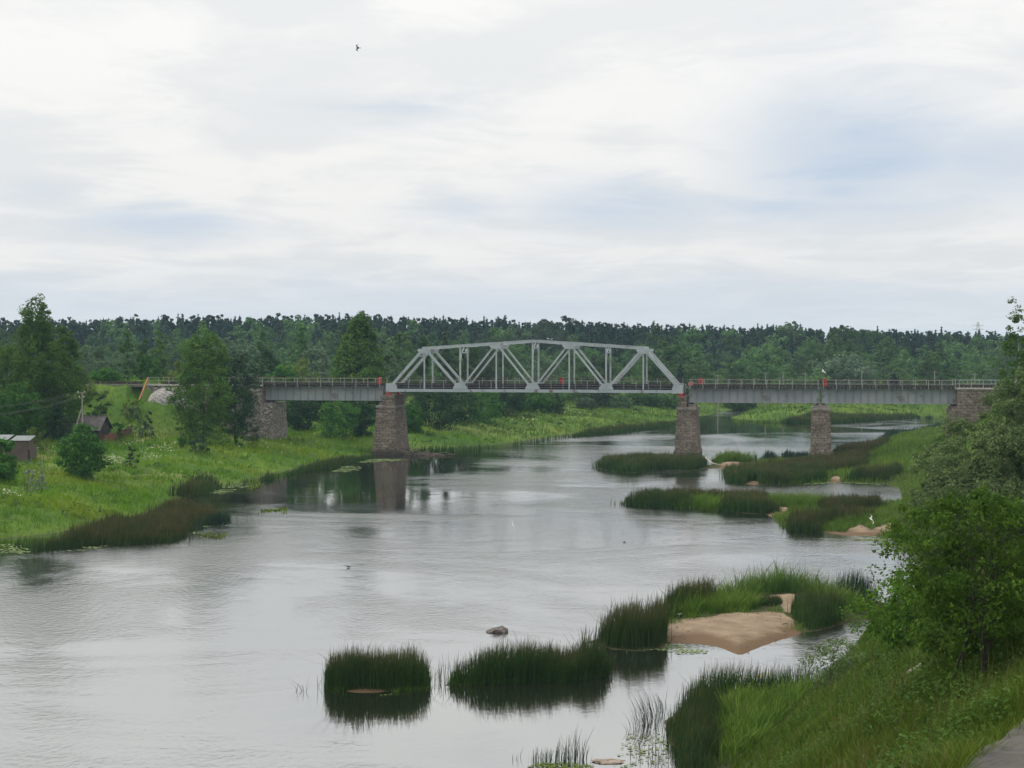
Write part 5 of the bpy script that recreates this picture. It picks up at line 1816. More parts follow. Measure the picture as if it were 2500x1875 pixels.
    # left bank beds
    bed('broad brown headed rush bed along the left shore', mixed(poly(5, [(230, 1085), (480, 1072), (700, 1052), (1000, 1046), (1300, 1030), (1430, 985), (1500, 905), (1580, 880), (1770, 850)]), poly(5, [(1790, 765, 1.3), (1650, 700, 1.5), (1400, 655, 1.6), (1250, 645, 1.6), (1180, 690, 1.6), (1150, 745, 1.6), (800, 770, 1.6), (560, 850, 1.6), (250, 960, 1.5)])), 34, 1.3, 1.8, .065, 'rush_brown', 371, edge=1.2)
    bed('dark green rushes at the left edge of the shore', poly(5, [(-300, 1060), (0, 1040), (230, 1085), (480, 1070), (300, 960, 1.0), (0, 930, 1.2), (-300, 960, 1.2)]), 34, 1.0, 1.5, .065, 'rush', 372, edge=1.0)
    bed('dark rush front at the outer tip of the left shore bed', poly(5, [(1440, 985), (1500, 905), (1580, 882), (1780, 850), (1790, 800, .8), (1600, 840, .6), (1480, 900, .6)]), 46, 1.2, 1.7, .06, 'rush_blue', 373, edge=.6)
    bed('second dark rush bed of the left shore, upstream of the brown bed', mixed(poly(5, [(1300, 640, .3), (1550, 662), (1640, 648), (1750, 590), (1900, 568), (2100, 520)]), poly(5, [(2110, 470, 1.2), (1920, 465, 1.4), (1750, 500, 1.5), (1500, 500, 1.5), (1430, 540, 1.5), (1290, 590, 1.4)])), 30, 1.2, 1.7, .07, 'rush', 374, edge=1.0)
    bed('brown crest of the second left shore rush bed', poly(5, [(1300, 625, .8), (1500, 640, .5), (1560, 560, 1.2), (1480, 510, 1.5), (1400, 545, 1.5)]), 22, 1.3, 1.75, .07, 'rush_brown', 375, edge=1.0)
    bed('rush strip before the first pier on the left shore', poly(2, [(150, 1480), (300, 1462), (480, 1425), (700, 1400), (860, 1345), (1000, 1318), (990, 1270, .8), (800, 1270, 1.3), (600, 1300, 1.4), (450, 1330, 1.4), (300, 1370, 1.4), (150, 1420, 1.3)]), 24, 1.1, 1.6, .08, 'rush', 376, edge=1.0)
    bed('reddish brown rush patch before the first pier', poly(2, [(480, 1350, .8), (700, 1330, .5), (680, 1280, 1.5), (520, 1300, 1.5)]), 18, 1.3, 1.7, .08, 'rush_brown', 377, edge=1.0)
    bed('dark rush strip along the left bank under the truss', mixed(poly(2, [(1260, 1282), (1500, 1268), (1900, 1240), (2212, 1205)]), poly(3, [(300, 1208), (600, 1165), (600, 1100, 1.3), (300, 1140, 1.3), (0, 1175, 1.4)]), poly(2, [(1700, 1200, 1.4), (1400, 1220, 1.4), (1260, 1235, 1.3)])), 20, 1.1, 1.7, .10, 'rush', 378, edge=1.2)
    bed('dark rush strip on the left bank towards the second pier', poly(3, [(600, 1167), (900, 1142), (1100, 1116), (1300, 1085), (1430, 1052), (1600, 1030), (1600, 985, 1.3), (1430, 1000, 1.3), (1100, 1045, 1.4), (900, 1060, 1.4), (600, 1105, 1.3)]), 18, 1.1, 1.7, .11, 'rush', 379, edge=1.2)
    bed('rush fringe of the far bank beyond the second pier', poly(3, [(1835, 1035), (2000, 1040), (2212, 1045), (2212, 1005, 1.3), (2000, 995, 1.3), (1850, 1010, 1.0)]), 14, .9, 1.4, .12, 'island_grass', 380, edge=1.2)
    bed('dark rush fringe of the far bank behind the third pier', poly(4, [(280, 1045), (600, 1056), (900, 1045), (1200, 1026), (1400, 1015), (1500, 1008), (1500, 970, 1.3), (1300, 965, 1.3), (900, 975, 1.4), (560, 980, 1.4), (300, 1000, 1.3)]), 16, 1.1, 1.7, .12, 'rush', 381, edge=1.2)


island_plants()


def sand_litter():
    rng = np.random.default_rng(66)
    for pl, n, lab in ((SANDS[0], 150, 'pebbles and twigs strewn over the big sandbar'), (SANDS[2], 50, 'pebbles strewn over the sand strip of the front island')):
        P = sample_poly(pl, n, rng)
        z = height(P)
        b = MB()
        for (x, y), zz in zip(P, z):
            if rng.random() < .35:
                a, l = rng.random() * 6.28, .1 + .25 * rng.random()
                b.tube([(x, y, zz + .09), (x + l * math.cos(a), y + l * math.sin(a), zz + .11)], .012, 4)
            else:
                r = .02 + .045 * rng.random() ** 2
                V = [(x + r * math.cos(k * 1.047) * (.8 + .4 * rng.random()), y + r * math.sin(k * 1.047) * (.8 + .4 * rng.random()), zz + .07) for k in range(6)]
                V += [(x + (p - x) * .6, y + (q - y) * .6, zz + .07 + r * .9) for p, q, _ in V]
                b.add(V, [[k, (k + 1) % 6, 6 + (k + 1) % 6, 6 + k] for k in range(6)], [[6, 6 + k, 7 + k] for k in range(1, 5)])
        tag(b.build('pebbles', M['rock']), lab, 'pebbles', kind='stuff')
    for i, (x0, y0) in enumerate(((300, 545), (420, 520), (700, 500), (880, 495), (985, 560), (620, 505))):
        c = gz(*zp(8, x0, y0), .3)
        n = 90
        P = np.stack([c[0] + rng.normal(size=n) * .35, c[1] + rng.normal(size=n) * .5], 1)
        V, Q, h = blades(P, height(P), .15 + .4 * rng.random(n), .022, .35, rng)
        tag(mk('sedge_tuft', V, Q, M['island_grass'], attrs={'h': h}), 'small sedge tufts at the edge of the big sandbar', 'sedge', 'sedge tufts on the sandbar edge', kind='stuff')


sand_litter()


def screen_sample(rng, n, u0, u1, d0, d1, power=1.0):
    """points spread evenly by sight angle and by log distance"""
    u = u0 + rng.random(n) * (u1 - u0)
    D = np.exp(np.log(d0) + rng.random(n) * (math.log(d1) - math.log(d0)))
    return np.stack([(u - 1250) / F * D, D], 1)


def meadows():
    rng = np.random.default_rng(77)
    P = screen_sample(rng, 330000, -150, 2350, 128, 470)
    d = sdist(P, LEFT_SHORE)
    P, d = P[d > .2], d[d > .2]
    z = height(P)
    nz = fbm(P[:, 0] * .16, P[:, 1] * .16)
    nz2 = fbm(P[:, 0] * .6 + 40, P[:, 1] * .6)
    keep = rng.random(len(P)) < np.clip(nz2 * 2.2 - .35, .1, 1)
    P, d, z, nz, nz2 = P[keep], d[keep], z[keep], nz[keep], nz2[keep]
    hh = (.30 + .55 * rng.random(len(P))) * (.5 + 1.0 * nz2) * np.clip(d / 2, .5, 1)
    wid = .00055 * P[:, 1] * (.7 + .7 * rng.random(len(P)))
    V, Q, h = blades(P, z - .05, hh, wid, .32, rng, (.1, 0), 1)
    far = (P[:, 1] > 285)
    for sel, mat, lab in ((~far, 'meadow', 'rough green meadow grass covering the left bank slopes'), (far, 'meadow_far', 'pale green meadow grass on the far banks')):
        k = np.repeat(sel, 3)
        VV = V[k]
        o = mk('meadow_grass', VV, np.arange(len(VV)).reshape(-1, 3), M[mat], attrs={'h': h[k]})
        tag(o, lab, 'grass', kind='stuff')
    # leafy herbs in clumps
    rng = np.random.default_rng(78)
    C = screen_sample(rng, 2600, -100, 2300, 132, 400)
    dd = sdist(C, LEFT_SHORE)
    C = C[(dd > 2.5)]
    C = C[fbm(C[:, 0] * .09 + 2, C[:, 1] * .09) > .47]
    zc = height(C)
    per = 16
    idx = np.repeat(np.arange(len(C)), per)
    sz = (.3 + .7 * rng.random(len(C)) ** 2)[idx]
    dv = unit(rng.normal(size=(len(idx), 3)))
    dv[:, 2] = np.abs(dv[:, 2])
    Pc = np.concatenate([C[idx], zc[idx][:, None]], 1) + dv * (sz * (.4 + .6 * rng.random(len(idx))))[:, None] * np.array([1.3, 1.3, 1.0])
    V, Q = cards(Pc, .0008 * C[idx][:, 1], .0005 * C[idx][:, 1], unit(dv + [0, 0, .7] + rng.normal(size=dv.shape) * .4), rng)
    o = mk('meadow_herbs', V, Q, M['herb'])
    tag(o, 'leafy dark herb clumps scattered over the left meadow', 'herbs', kind='stuff')
    # right bank, between islands and willows
    rng = np.random.default_rng(79)
    P = screen_sample(rng, 150000, 1850, 2450, 118, 345)
    d = sdist(P, RIGHT_SHORE)
    for k in ('mid', 'front', 'near'):
        d = np.maximum(d, sdist(P, ISLES[k], 4))
    P, d = P[d > .1], d[d > .1]
    for s in SANDS:
        m = ~inside(P, s)
        P, d = P[m], d[m]
    z = height(P)
    nz2 = fbm(P[:, 0] * .6 + 40, P[:, 1] * .6)
    hh = (.25 + .5 * rng.random(len(P))) * (.5 + 1.0 * nz2)
    V, Q, h = blades(P, z - .05, hh, .0006 * P[:, 1] * (.7 + .7 * rng.random(len(P))), .3, rng, (.1, 0), 1)
    o = mk('meadow_grass', V, Q, M['right_meadow'], attrs={'h': h})
    tag(o, 'bright green grass between the islands and the right willows', 'grass', kind='stuff')
    # near slope, real blades
    rng = np.random.default_rng(80)
    P = screen_sample(rng, 420000, 1650, 2800, 19, 112)
    d = sdist(P, RIGHT_SHORE)
    P, d = P[d > .15], d[d > .15]
    if PATH is not None:
        m = ~inside(P, PATH)
        P, d = P[m], d[m]
    z = height(P)
    nz2 = fbm(P[:, 0] * .9 + 4, P[:, 1] * .9)
    nz3 = fbm(P[:, 0] * .25 + 14, P[:, 1] * .25)
    keep = rng.random(len(P)) < np.clip(nz2 * 2.4 - .3, .12, 1)
    P, d, z, nz2, nz3 = P[keep], d[keep], z[keep], nz2[keep], nz3[keep]
    hh = (.12 + .44 * rng.random(len(P)) ** 1.7) * (.35 + 1.2 * nz3)
    wid = np.maximum(.011, .00038 * P[:, 1]) * (.6 + .8 * rng.random(len(P)))
    V, Q, h = blades(P, z - .04, hh, wid, .42, rng, (.03, .0), 2)
    o = mk('slope_grass', V, Q, M['slope_grass'], attrs={'h': h})
    tag(o, 'coarse yellow green grass on the near right slope', 'grass', kind='stuff')
    # the bank top further right, coarser
    P2 = screen_sample(rng, 230000, 2800, 6500, 16, 130)
    P2 = P2[(sdist(P2, RIGHT_SHORE) > .3)]
    if PATH is not None:
        P2 = P2[~inside(P2, PATH)]
    n2_ = fbm(P2[:, 0] * .5 + 4, P2[:, 1] * .5)
    P2 = P2[rng.random(len(P2)) < np.clip(n2_ * 2.2 - .2, .15, 1)]
    V, Q, h = blades(P2, height(P2) - .04, .2 + .5 * rng.random(len(P2)) ** 1.4, np.maximum(.02, .0007 * P2[:, 1]) * (.6 + .8 * rng.random(len(P2))), .4, rng, (.03, 0), 2)
    o = mk('slope_grass', V, Q, M['slope_grass'], attrs={'h': h})
    tag(o, 'coarse grass on the bank top right of the near slope', 'grass', kind='stuff')
    # taller stalks with straw heads
    P = screen_sample(rng, 6000, 1750, 2800, 20, 90)
    d = sdist(P, RIGHT_SHORE)
    P = P[d > 1.5]
    if PATH is not None:
        P = P[~inside(P, PATH)]
    P = P[fbm(P[:, 0] * .3 + 31, P[:, 1] * .3) > .48]
    V, Q, h = blades(P, height(P) - .04, .55 + .55 * rng.random(len(P)), np.maximum(.010, .0003 * P[:, 1]), .2, rng, (.1, 0), 2)
    o = mk('straw_stalks', V, Q, M['straw'], attrs={'h': h})
    tag(o, 'straw coloured grass stalks on the near right slope', 'grass', kind='stuff')
    # broad leaved weeds on the slope
    C = screen_sample(rng, 3600, 1800, 2750, 22, 88)
    C = C[sdist(C, RIGHT_SHORE) > 1.0]
    if PATH is not None:
        C = C[sdist(C, PATH) < -.4]
    C = C[fbm(C[:, 0] * .2 + 61, C[:, 1] * .2) > .48]
    per = 26
    idx = np.repeat(np.arange(len(C)), per)
    sz = (.14 + .48 * rng.random(len(C)) ** 3)[idx]
    dv = unit(rng.normal(size=(len(idx), 3)))
    dv[:, 2] = np.abs(dv[:, 2])
    zc = height(C)
    Pc = np.concatenate([C[idx], zc[idx][:, None] + .1], 1) + dv * (sz * (.4 + .6 * rng.random(len(idx))))[:, None] * np.array([1.2, 1.2, 1.3])
    V, Q = cards(Pc, .06, .030, unit(dv + [0, 0, .8] + rng.normal(size=dv.shape) * .4), rng)
    o = mk('slope_weeds', V, Q, M['weed_leaf'])
    tag(o, 'broad leaved weeds dotted over the near right slope', 'weeds', kind='stuff')


M['herb'] = leaf_mat('herb_leaf', (.022, .055, .014), (.055, .105, .026), nscale=.3, transl=.2)
M['weed_leaf'] = leaf_mat('slope_weed_leaf', (0.023, 0.060, 0.011), (0.063, 0.121, 0.021), nscale=.6, transl=.25)
M['right_meadow'] = blade_mat('right_meadow_grass', (0.058, 0.121, 0.013), (0.131, 0.221, 0.029), (0.200, 0.210, 0.053), .55, .4, .14, third=(0.105, 0.158, 0.032))
M['straw'] = blade_mat('straw', (0.056, 0.060, 0.018), (0.096, 0.088, 0.032), (0.192, 0.136, 0.068), .5, .9, .4)


# concrete path on the crest of the near slope
def build_path():
    c = [hit(2392, 1872), hit(2498, 1798)]
    a, b = Vector(c[0]), Vector(c[1])
    d = (b - a)
    d.z = 0
    d.normalize()
    s = Vector((d.y, -d.x, 0))
    if s.x < 0:
        s = -s
    W_ = 2.4
    n, nc = 80, 9
    V, Q = [], []
    for i in range(n + 1):
        p = a + d * (-12 + 40 * i / n)
        row = [p + s * W_ * k / (nc - 1) for k in range(nc)]
        hs = height([(q.x, q.y) for q in row])
        for q, zz in zip(row, hs):
            V.append((q.x, q.y, float(zz) * .5 + float(hs.max()) * .5 + .07))
    for i in range(n):
        for k in range(nc - 1):
            j = i * nc + k
            Q.append([j, j + 1, j + 1 + nc, j + nc])
    m = len(V)
    V += [(x, y, z - .9) for x, y, z in V]
    for i in range(n):
        for k in (0, nc - 1):
            j = i * nc + k
            Q.append([j, j + nc, j + nc + m, j + m])
    o = mk('path', V, Q, M['concrete'])
    tag(o, 'worn concrete path at the top of the near slope', 'path', kind='structure')
    e0 = a + d * -12
    e1 = a + d * 28
    return np.array([(e0 + s * .1).xy, (e1 + s * .1).xy, (e1 + s * W_).xy, (e0 + s * W_).xy])


PATH = build_path()
meadows()


def water_plants():
    rng = np.random.default_rng(91)
    pads = [
        (8, [(110, 690), (200, 665), (330, 660), (460, 680), (525, 690), (480, 720), (330, 720), (230, 705)], 16, 'pale lily leaves floating before the big sandbar'),
        (8, [(0, 1327), (310, 1327), (270, 1130), (120, 1080), (40, 1200)], 9, 'scattered lily leaves among the bottom shore rushes'),
        (7, [(1050, 885), (1110, 850), (1300, 850), (1320, 900), (1480, 905), (1480, 950), (1350, 940), (1150, 905)], 9, 'wide carpet of pale lily leaves under the right willows'),
        (5, [(-60, 1045), (80, 1035), (220, 1060), (240, 1105), (100, 1120), (-60, 1120)], 4, 'lily leaves at the left edge of the river'),
        (5, [(500, 1085), (640, 1060), (830, 1050), (700, 1085), (560, 1110)], 5, 'lily leaves before the brown rush bed'),
        (5, [(1450, 980), (1500, 905), (1600, 890), (1700, 880), (1760, 900), (1600, 930), (1560, 985)], 3, 'lily leaves off the tip of the brown rush bed'),
        (5, [(1610, 648), (1700, 600), (1800, 570), (1920, 566), (2000, 580), (1850, 610), (1740, 655)], 4, 'lily leaves beside the second left shore bed'),
        (2, [(670, 1425), (760, 1380), (890, 1385), (880, 1420), (760, 1432)], 3, 'lily leaves before the first pier'),
        (2, [(830, 1352), (1000, 1330), (1250, 1330), (1180, 1345), (950, 1362)], 3, 'lily leaves round the foot of the first pier'),
        (4, [(500, 1515), (700, 1500), (900, 1498), (1240, 1515), (1100, 1528), (800, 1512), (520, 1528)], 4, 'lily leaves along the channel behind the front island'),
        (6, [(540, 862), (590, 845), (660, 840), (660, 860), (590, 868)], 9, 'few lily leaves before the lone rush clump'),
        (6, [(1430, 1290), (1500, 1262), (1660, 1258), (1840, 1275), (1840, 1300)], 40, 'green lily leaves round the bottom rush tuft'),
    ]
    for kk, (zk, pts, dens, lab) in enumerate(pads):
        pl = poly(zk, pts)
        n = int(min(4000, 2.2 * dens * area(pl)))
        P = sample_poly(pl, n, rng)
        P = P[fbm(P[:, 0] * .5, P[:, 1] * .8) > .44]
        r = np.maximum(.055, .0009 * P[:, 1]) * (.6 + .7 * rng.random(len(P)))
        a = np.arange(7) / 7 * 6.283
        ring = np.stack([np.cos(a), np.sin(a)], 1)
        V = np.zeros((len(P), 7, 3))
        V[:, :, :2] = P[:, None, :] + ring[None] * r[:, None, None]
        V[:, :, 2] = .012 + rng.random((len(P), 1)) * .02 + rng.random((len(P), 7)) * .012
        Q = np.arange(len(P) * 7).reshape(-1, 7)
        o = mk('lily_pads', V.reshape(-1, 3), Q, M['weed' if kk == 11 else 'lily'])
        tag(o, lab, 'lily pads', kind='stuff')
    for zk, pts, lab in ((5, [(1540, 945), (1650, 935), (1760, 965), (1700, 1000), (1560, 985)], 'floating green weed by the tip of the brown rush bed'),
                         (5, [(1990, 800), (2050, 765), (2212, 760), (2212, 800)], 'long floating weed bank off the left shore'),
                         (2, [(0, 1520), (80, 1500), (130, 1540), (30, 1575)], 'weed patch at the left shore before the pier')):
        pl = poly(zk, pts)
        P = sample_poly(pl, int(min(4000, area(pl) * 40)), rng)
        P = P[fbm(P[:, 0] * .7, P[:, 1] * .7) > .42]
        V, Q, h = blades(P, np.full(len(P), -.02), .12 + .16 * rng.random(len(P)), .0007 * P[:, 1], .8, rng, (.2, 0), 1)
        o = mk('water_weed', V, Q, M['weed'], attrs={'h': h})
        tag(o, lab, 'water weed', kind='stuff')
    # flower patches: centre in photo, half sizes, count
    for (u, v, su, sv, n, mat, lab) in (
            (205, 1150, 24, 10, 260, 'flower', 'cream meadowsweet before the round bush by the hut'),
            (278, 1135, 28, 13, 420, 'flower', 'cream meadowsweet patch right of the round bush by the hut'),
            (322, 1094, 16, 8, 60, 'flower', 'white umbels on the small flowering bush'),
            (395, 1105, 34, 16, 170, 'flower', 'white umbels scattered over the open left slope'),
            (370, 1130, 24, 10, 90, 'flower', 'white umbels low on the left slope'),
            (20, 1225, 26, 9, 110, 'flower', 'cream flowers near the left edge above the rushes'),
            (125, 1102, 14, 7, 40, 'flower', 'white umbels near the brown sheet fence'),
            (1372, 1008, 34, 7, 150, 'flower', 'white flowers on the far meadow under the truss'),
            (1270, 1032, 60, 10, 90, 'flower', 'pale flowers along the far left bank'),
            (680, 1098, 60, 24, 60, 'flower', 'stray white flowers on the bank by the left abutment')):
        n = int(n * .28)
        up, vp = u + rng.normal(size=n) * su * .55, v + rng.normal(size=n) * sv * .55
        c = hit(u, v)
        du = hit(u + 10, v)
        P = []
        for a_, b_ in zip(up, vp):
            pass
        sx = c[1] / F
        dv = hit(u, v - 6)
        k = (dv[1] - c[1]) / 6.0
        P = np.stack([c[0] + (up - u) * sx, c[1] + (v - vp) * k], 1)
        z = height(P) + .5 + .45 * rng.random(n)
        C = np.concatenate([P, z[:, None]], 1)
        per = 3
        CC = np.repeat(C, per, 0) + rng.normal(size=(n * per, 3)) * .08
        s = .00032 * c[1] * (.5 + .8 * rng.random(len(CC)))
        V, Q = cards(CC, s, s * .8, unit(rng.normal(size=CC.shape) * .5 + [0, -.3, 1]), rng)
        o = mk('flowers', V, Q, M[mat])
        tag(o, lab, 'flowers', kind='stuff')
    c = hit(1845, 1676)
    n = 45
    P = np.stack([c[0] + rng.normal(size=n) * .5, c[1] + rng.normal(size=n) * .9], 1)
    C = np.concatenate([P, (height(P) + .9 + .25 * rng.random(n))[:, None]], 1)
    V, Q = cards(C, .05, .045, unit(rng.normal(size=C.shape) * .4 + [0, -.3, 1]), rng)
    tag(mk('flowers', V, Q, M['flower_yellow']), 'yellow flowers on the near shore sedge', 'flowers', kind='stuff')


water_plants()

# ------------------------------------------------------------------ hut, fences, pole, driftwood, rocks
def hut():
    x, y, z = place(226, 234)[:3]
    z = z - .1
    rz = R(-14)
    e = tag(empty('log_hut', (x, y, z), rz), 'small old log hut with weathered grey board roof', 'hut')
    L2, W2, hw, rise = 1.95, 1.75, 1.65, 1.75
    m = MB()
    for i in range(9):
        zz = .1 + i * .185
        for s in (-1, 1):
            m.bar((-L2 + .1, s * (W2 - .25), zz), (L2 - .12, s * (W2 - .25), zz), .18, .18, (0, 0, 1))
        for s in (-1, 1):
            m.bar((s * (L2 - .25), -W2 + .05, zz + .07), (s * (L2 - .25), W2 - .05, zz + .07), .18, .178, (0, 0, 1))
    m.build('log_wall', M['hut_log'], e)
    for s in (-1, 1):
        m = MB()
        pts = [(-W2 + .2, hw + .07), (W2 - .2, hw + .07), (0, hw + rise - .12)]
        V = [(s * (L2 - .2), p[0], p[1]) for p in pts] + [(s * (L2 - .26), p[0], p[1]) for p in pts]
        m.add(V, [[0, 1, 4, 3], [1, 2, 5, 4], [2, 0, 3, 5]], [[0, 2, 1], [3, 4, 5]])
        m.build('gable', M['hut_log'], e)
    roof = None
    for s in (-1, 1):
        m = MB()
        nb = 22
        for i in range(nb):
            xa, xb = -L2 - .2 + (2 * L2 + .4) * i / nb, -L2 - .2 + (2 * L2 + .4) * (i + 1) / nb - .012
            o = .012 * (i % 2)
            e0, e1 = (s * (W2 + .18), hw - .12 + o), (0 if s > 0 else -.0, hw + rise + o + (.0 if s > 0 else .004))
            V = [(xa, e0[0], e0[1]), (xb, e0[0], e0[1]), (xb, e1[0], e1[1]), (xa, e1[0], e1[1])]
            V += [(a, b, c + .05) for a, b, c in V]
            m.hexa(V if s < 0 else [V[i] for i in (3, 2, 1, 0, 7, 6, 5, 4)])
        m.build('roof', M['hut_roof'], e)
    m = MB()
    m.bar((-L2 - .22, 0, hw + rise + .06), (L2 + .22, 0, hw + rise + .06), .07, .2, (0, 0, 1))
    m.build('ridge_board', M['hut_roof'], e)
    m = MB()
    m.box(-L2 - .2, L2 + .2, -W2 - .23, -W2 - .19, hw - .2, hw - .06)
    m.build('eaves_board', M['tin'], e)
    # lower annex
    m = MB()
    m.box(-L2 - 1.15, -L2 - .05, -W2 + .35, W2 - .5, -.2, 1.5)
    m.build('annex_wall', M['hut_log'], e)
    m = MB()
    V = [(-L2 - 1.35, -W2 + .1, 1.4), (-L2 - .21, -W2 + .1, 1.4), (-L2 - .21, .1, 2.75), (-L2 - 1.35, .1, 2.75)]
    m.hexa(V + [(a, b, c + .06) for a, b, c in V])
    V = [(-L2 - 1.35, .104, 2.75), (-L2 - .21, .104, 2.75), (-L2 - .21, W2 - .2, 1.4), (-L2 - 1.35, W2 - .2, 1.4)]
    m.hexa(V + [(a, b, c + .06) for a, b, c in V])
    m.build('annex_roof', M['hut_roof'], e)


hut()


def board_fence(name, label, pts, h, mat, step=.16, postmat='dark_bark', wave=False):
    """pts: ground points; vertical boards with small gaps, posts and rails"""
    x0, y0 = pts[0]
    e = tag(empty(name, (x0, y0, hz(x0, y0))), label, 'fence')
    z0 = hz(x0, y0)
    for (a, b) in zip(pts[:-1], pts[1:]):
        a, b = Vector(a), Vector(b)
        d = b - a
        Ln = d.length
        d.normalize()
        nrm = Vector((-d.y, d.x))
        m = MB()
        n = max(2, int(Ln / step))
        for i in range(n):
            p0, p1 = a + d * (Ln * i / n + .004), a + d * (Ln * (i + 1) / n - .004)
            za = hz(p0.x, p0.y) - z0
            off = nrm * (.012 if (wave and i % 2) else 0)
            hh = h + (0 if wave else .03 * math.sin(i * 12.9))
            q = [(p0 + off), (p1 + off), (p1 + off + nrm * .025), (p0 + off + nrm * .025)]
            m.hexa([(v.x - x0, v.y - y0, za - .05) for v in q] + [(v.x - x0, v.y - y0, za + hh) for v in q])
        m.build('panel', M[mat], e)
        k = max(1, int(Ln / 2.4))
        for i in range(k + 1):
            p = a + d * (Ln * i / k) + nrm * .1
            za = hz(p.x, p.y) - z0
            m = MB()
            m.box(p.x - x0 - .05, p.x - x0 + .05, p.y - y0 - .05, p.y - y0 + .05, za - .2, za + h + .04)
            m.build('post', M[postmat], e)
    return e


p0 = place(252, 229)[:2]
p1 = place(322, 247)[:2]
pm = place(243, 231)[:2]
board_fence('board_fence', 'red brown board fence running off beside the hut', [pm, p0, p1], 1.15, 'red_fence')
q0, q1, q2 = place(15, 198)[:2], place(70, 198)[:2], place(88, 203)[:2]
board_fence('sheet_fence', 'dark brown sheet fence below the maples', [q0, q1, q2], 1.65, 'brown_fence', .2, wave=True)


def tin_shed():
    x, y, z = place(34, 204)[:3]
    e = tag(empty('lean_to_shed', (x, y, z)), 'low shed with pale tin roof behind the brown sheet fence', 'shed')
    m = MB()
    m.box(-3.2, 1.7, 0, 2.2, -.2, 1.55)
    m.build('wall', M['brown_fence'], e)
    for a, b, dz in ((-3.4, -.75, .12), (-.5, 1.9, 0)):
        m = MB()
        V = [(a, -.25, 1.6 + dz), (b, -.25, 1.6 + dz), (b, 2.5, 2.05 + dz), (a, 2.5, 2.05 + dz)]
        m.hexa(V + [(p, q, r + .04) for p, q, r in V])
        m.build('roof_sheet', M['tin'], e)


tin_shed()


def utility_pole():
    x, y, z = place(200, 214)[:3]
    ztop = H - (957 - HOR) * y / F
    h = ztop - z
    e = tag(empty('utility_pole', (x, y, z)), 'grey utility pole with a slanted brace beside the hut', 'utility pole')
    m = MB()
    m.tube([(0, 0, -.4), (.02, 0, h)], [.115, .085], 8)
    m.build('post', M['pole'], e)
    m = MB()
    m.tube([(-1.85, -.3, -.2), (-.08, -.02, h * .72)], [.1, .08], 8)
    m.build('brace', M['pole'], e)
    ins = []
    for zz, w in ((h - .1, .55), (h - .72, .4)):
        m = MB()
        m.bar((-w, -.1, zz), (w * .75, -.1, zz), .09, .07, (0, 0, 1))
        m.build('crossarm', M['pole'], e)
        for xx in (-w + .06, w * .75 - .06):
            m = MB()
            m.tube([(xx, -.1, zz + .03), (xx, -.1, zz + .10), (xx, -.1, zz + .13), (xx, -.1, zz + .22)], [.025, .03, .06, .045], 7)
            m.build('insulator', M['white'], e)
            ins.append((x + xx, y - .1, z + zz + .2))
    far = [(-66.5, 168, 11.8), (-66.0, 169, 11.7), (-66.9, 172, 10.4), (-66.2, 171, 10.3)]
    labs = ('upper overhead wire running left from the outer insulator', 'upper overhead wire running left from the inner insulator', 'lower overhead wire running left from the outer insulator', 'lower overhead wire running left from the inner insulator')
    for a, b, lb in zip(ins, far, labs):
        a, b = Vector(a), Vector(b)
        pts = []
        for i in range(13):
            f = i / 12
            p = a.lerp(b, f)
            p.z -= 4 * f * (1 - f) * 1.7
            pts.append(p)
        m = MB()
        m.tube(pts, .013, 5)
        tag(m.build('overhead_wire', M['wire']), lb, 'wire', 'overhead wires at the hut pole')


utility_pole()


def orange_pole():
    a = bw(t_of(341, -5.5), -5.5)
    b = bw(t_of(361, -.6), -.6)
    za = H - (972 - HOR) * a[1] / F
    zb = H - (922 - HOR) * b[1] / F
    e = tag(empty('orange_pole', (a[0], a[1], za)), 'orange pole leaning against the embankment left of the stone cone', 'pole')
    m = MB()
    d = Vector((b[0] - a[0], b[1] - a[1], zb - za))
    m.tube([-d * .1, d], [.095, .095], 8)
    m.build('rail_tube', M['orange'], e)
    m = MB()
    m.tube([d * .97 + Vector((0, 0, -1.2)), d * .97], [.06, .06], 6)
    m.build('support_post', M['pole'], e)
    m = MB()
    m.tube([d * .35 + Vector((0, 0, -.8)), d * .35], [.06, .06], 6)
    m.build('support_post', M['pole'], e)


orange_pole()


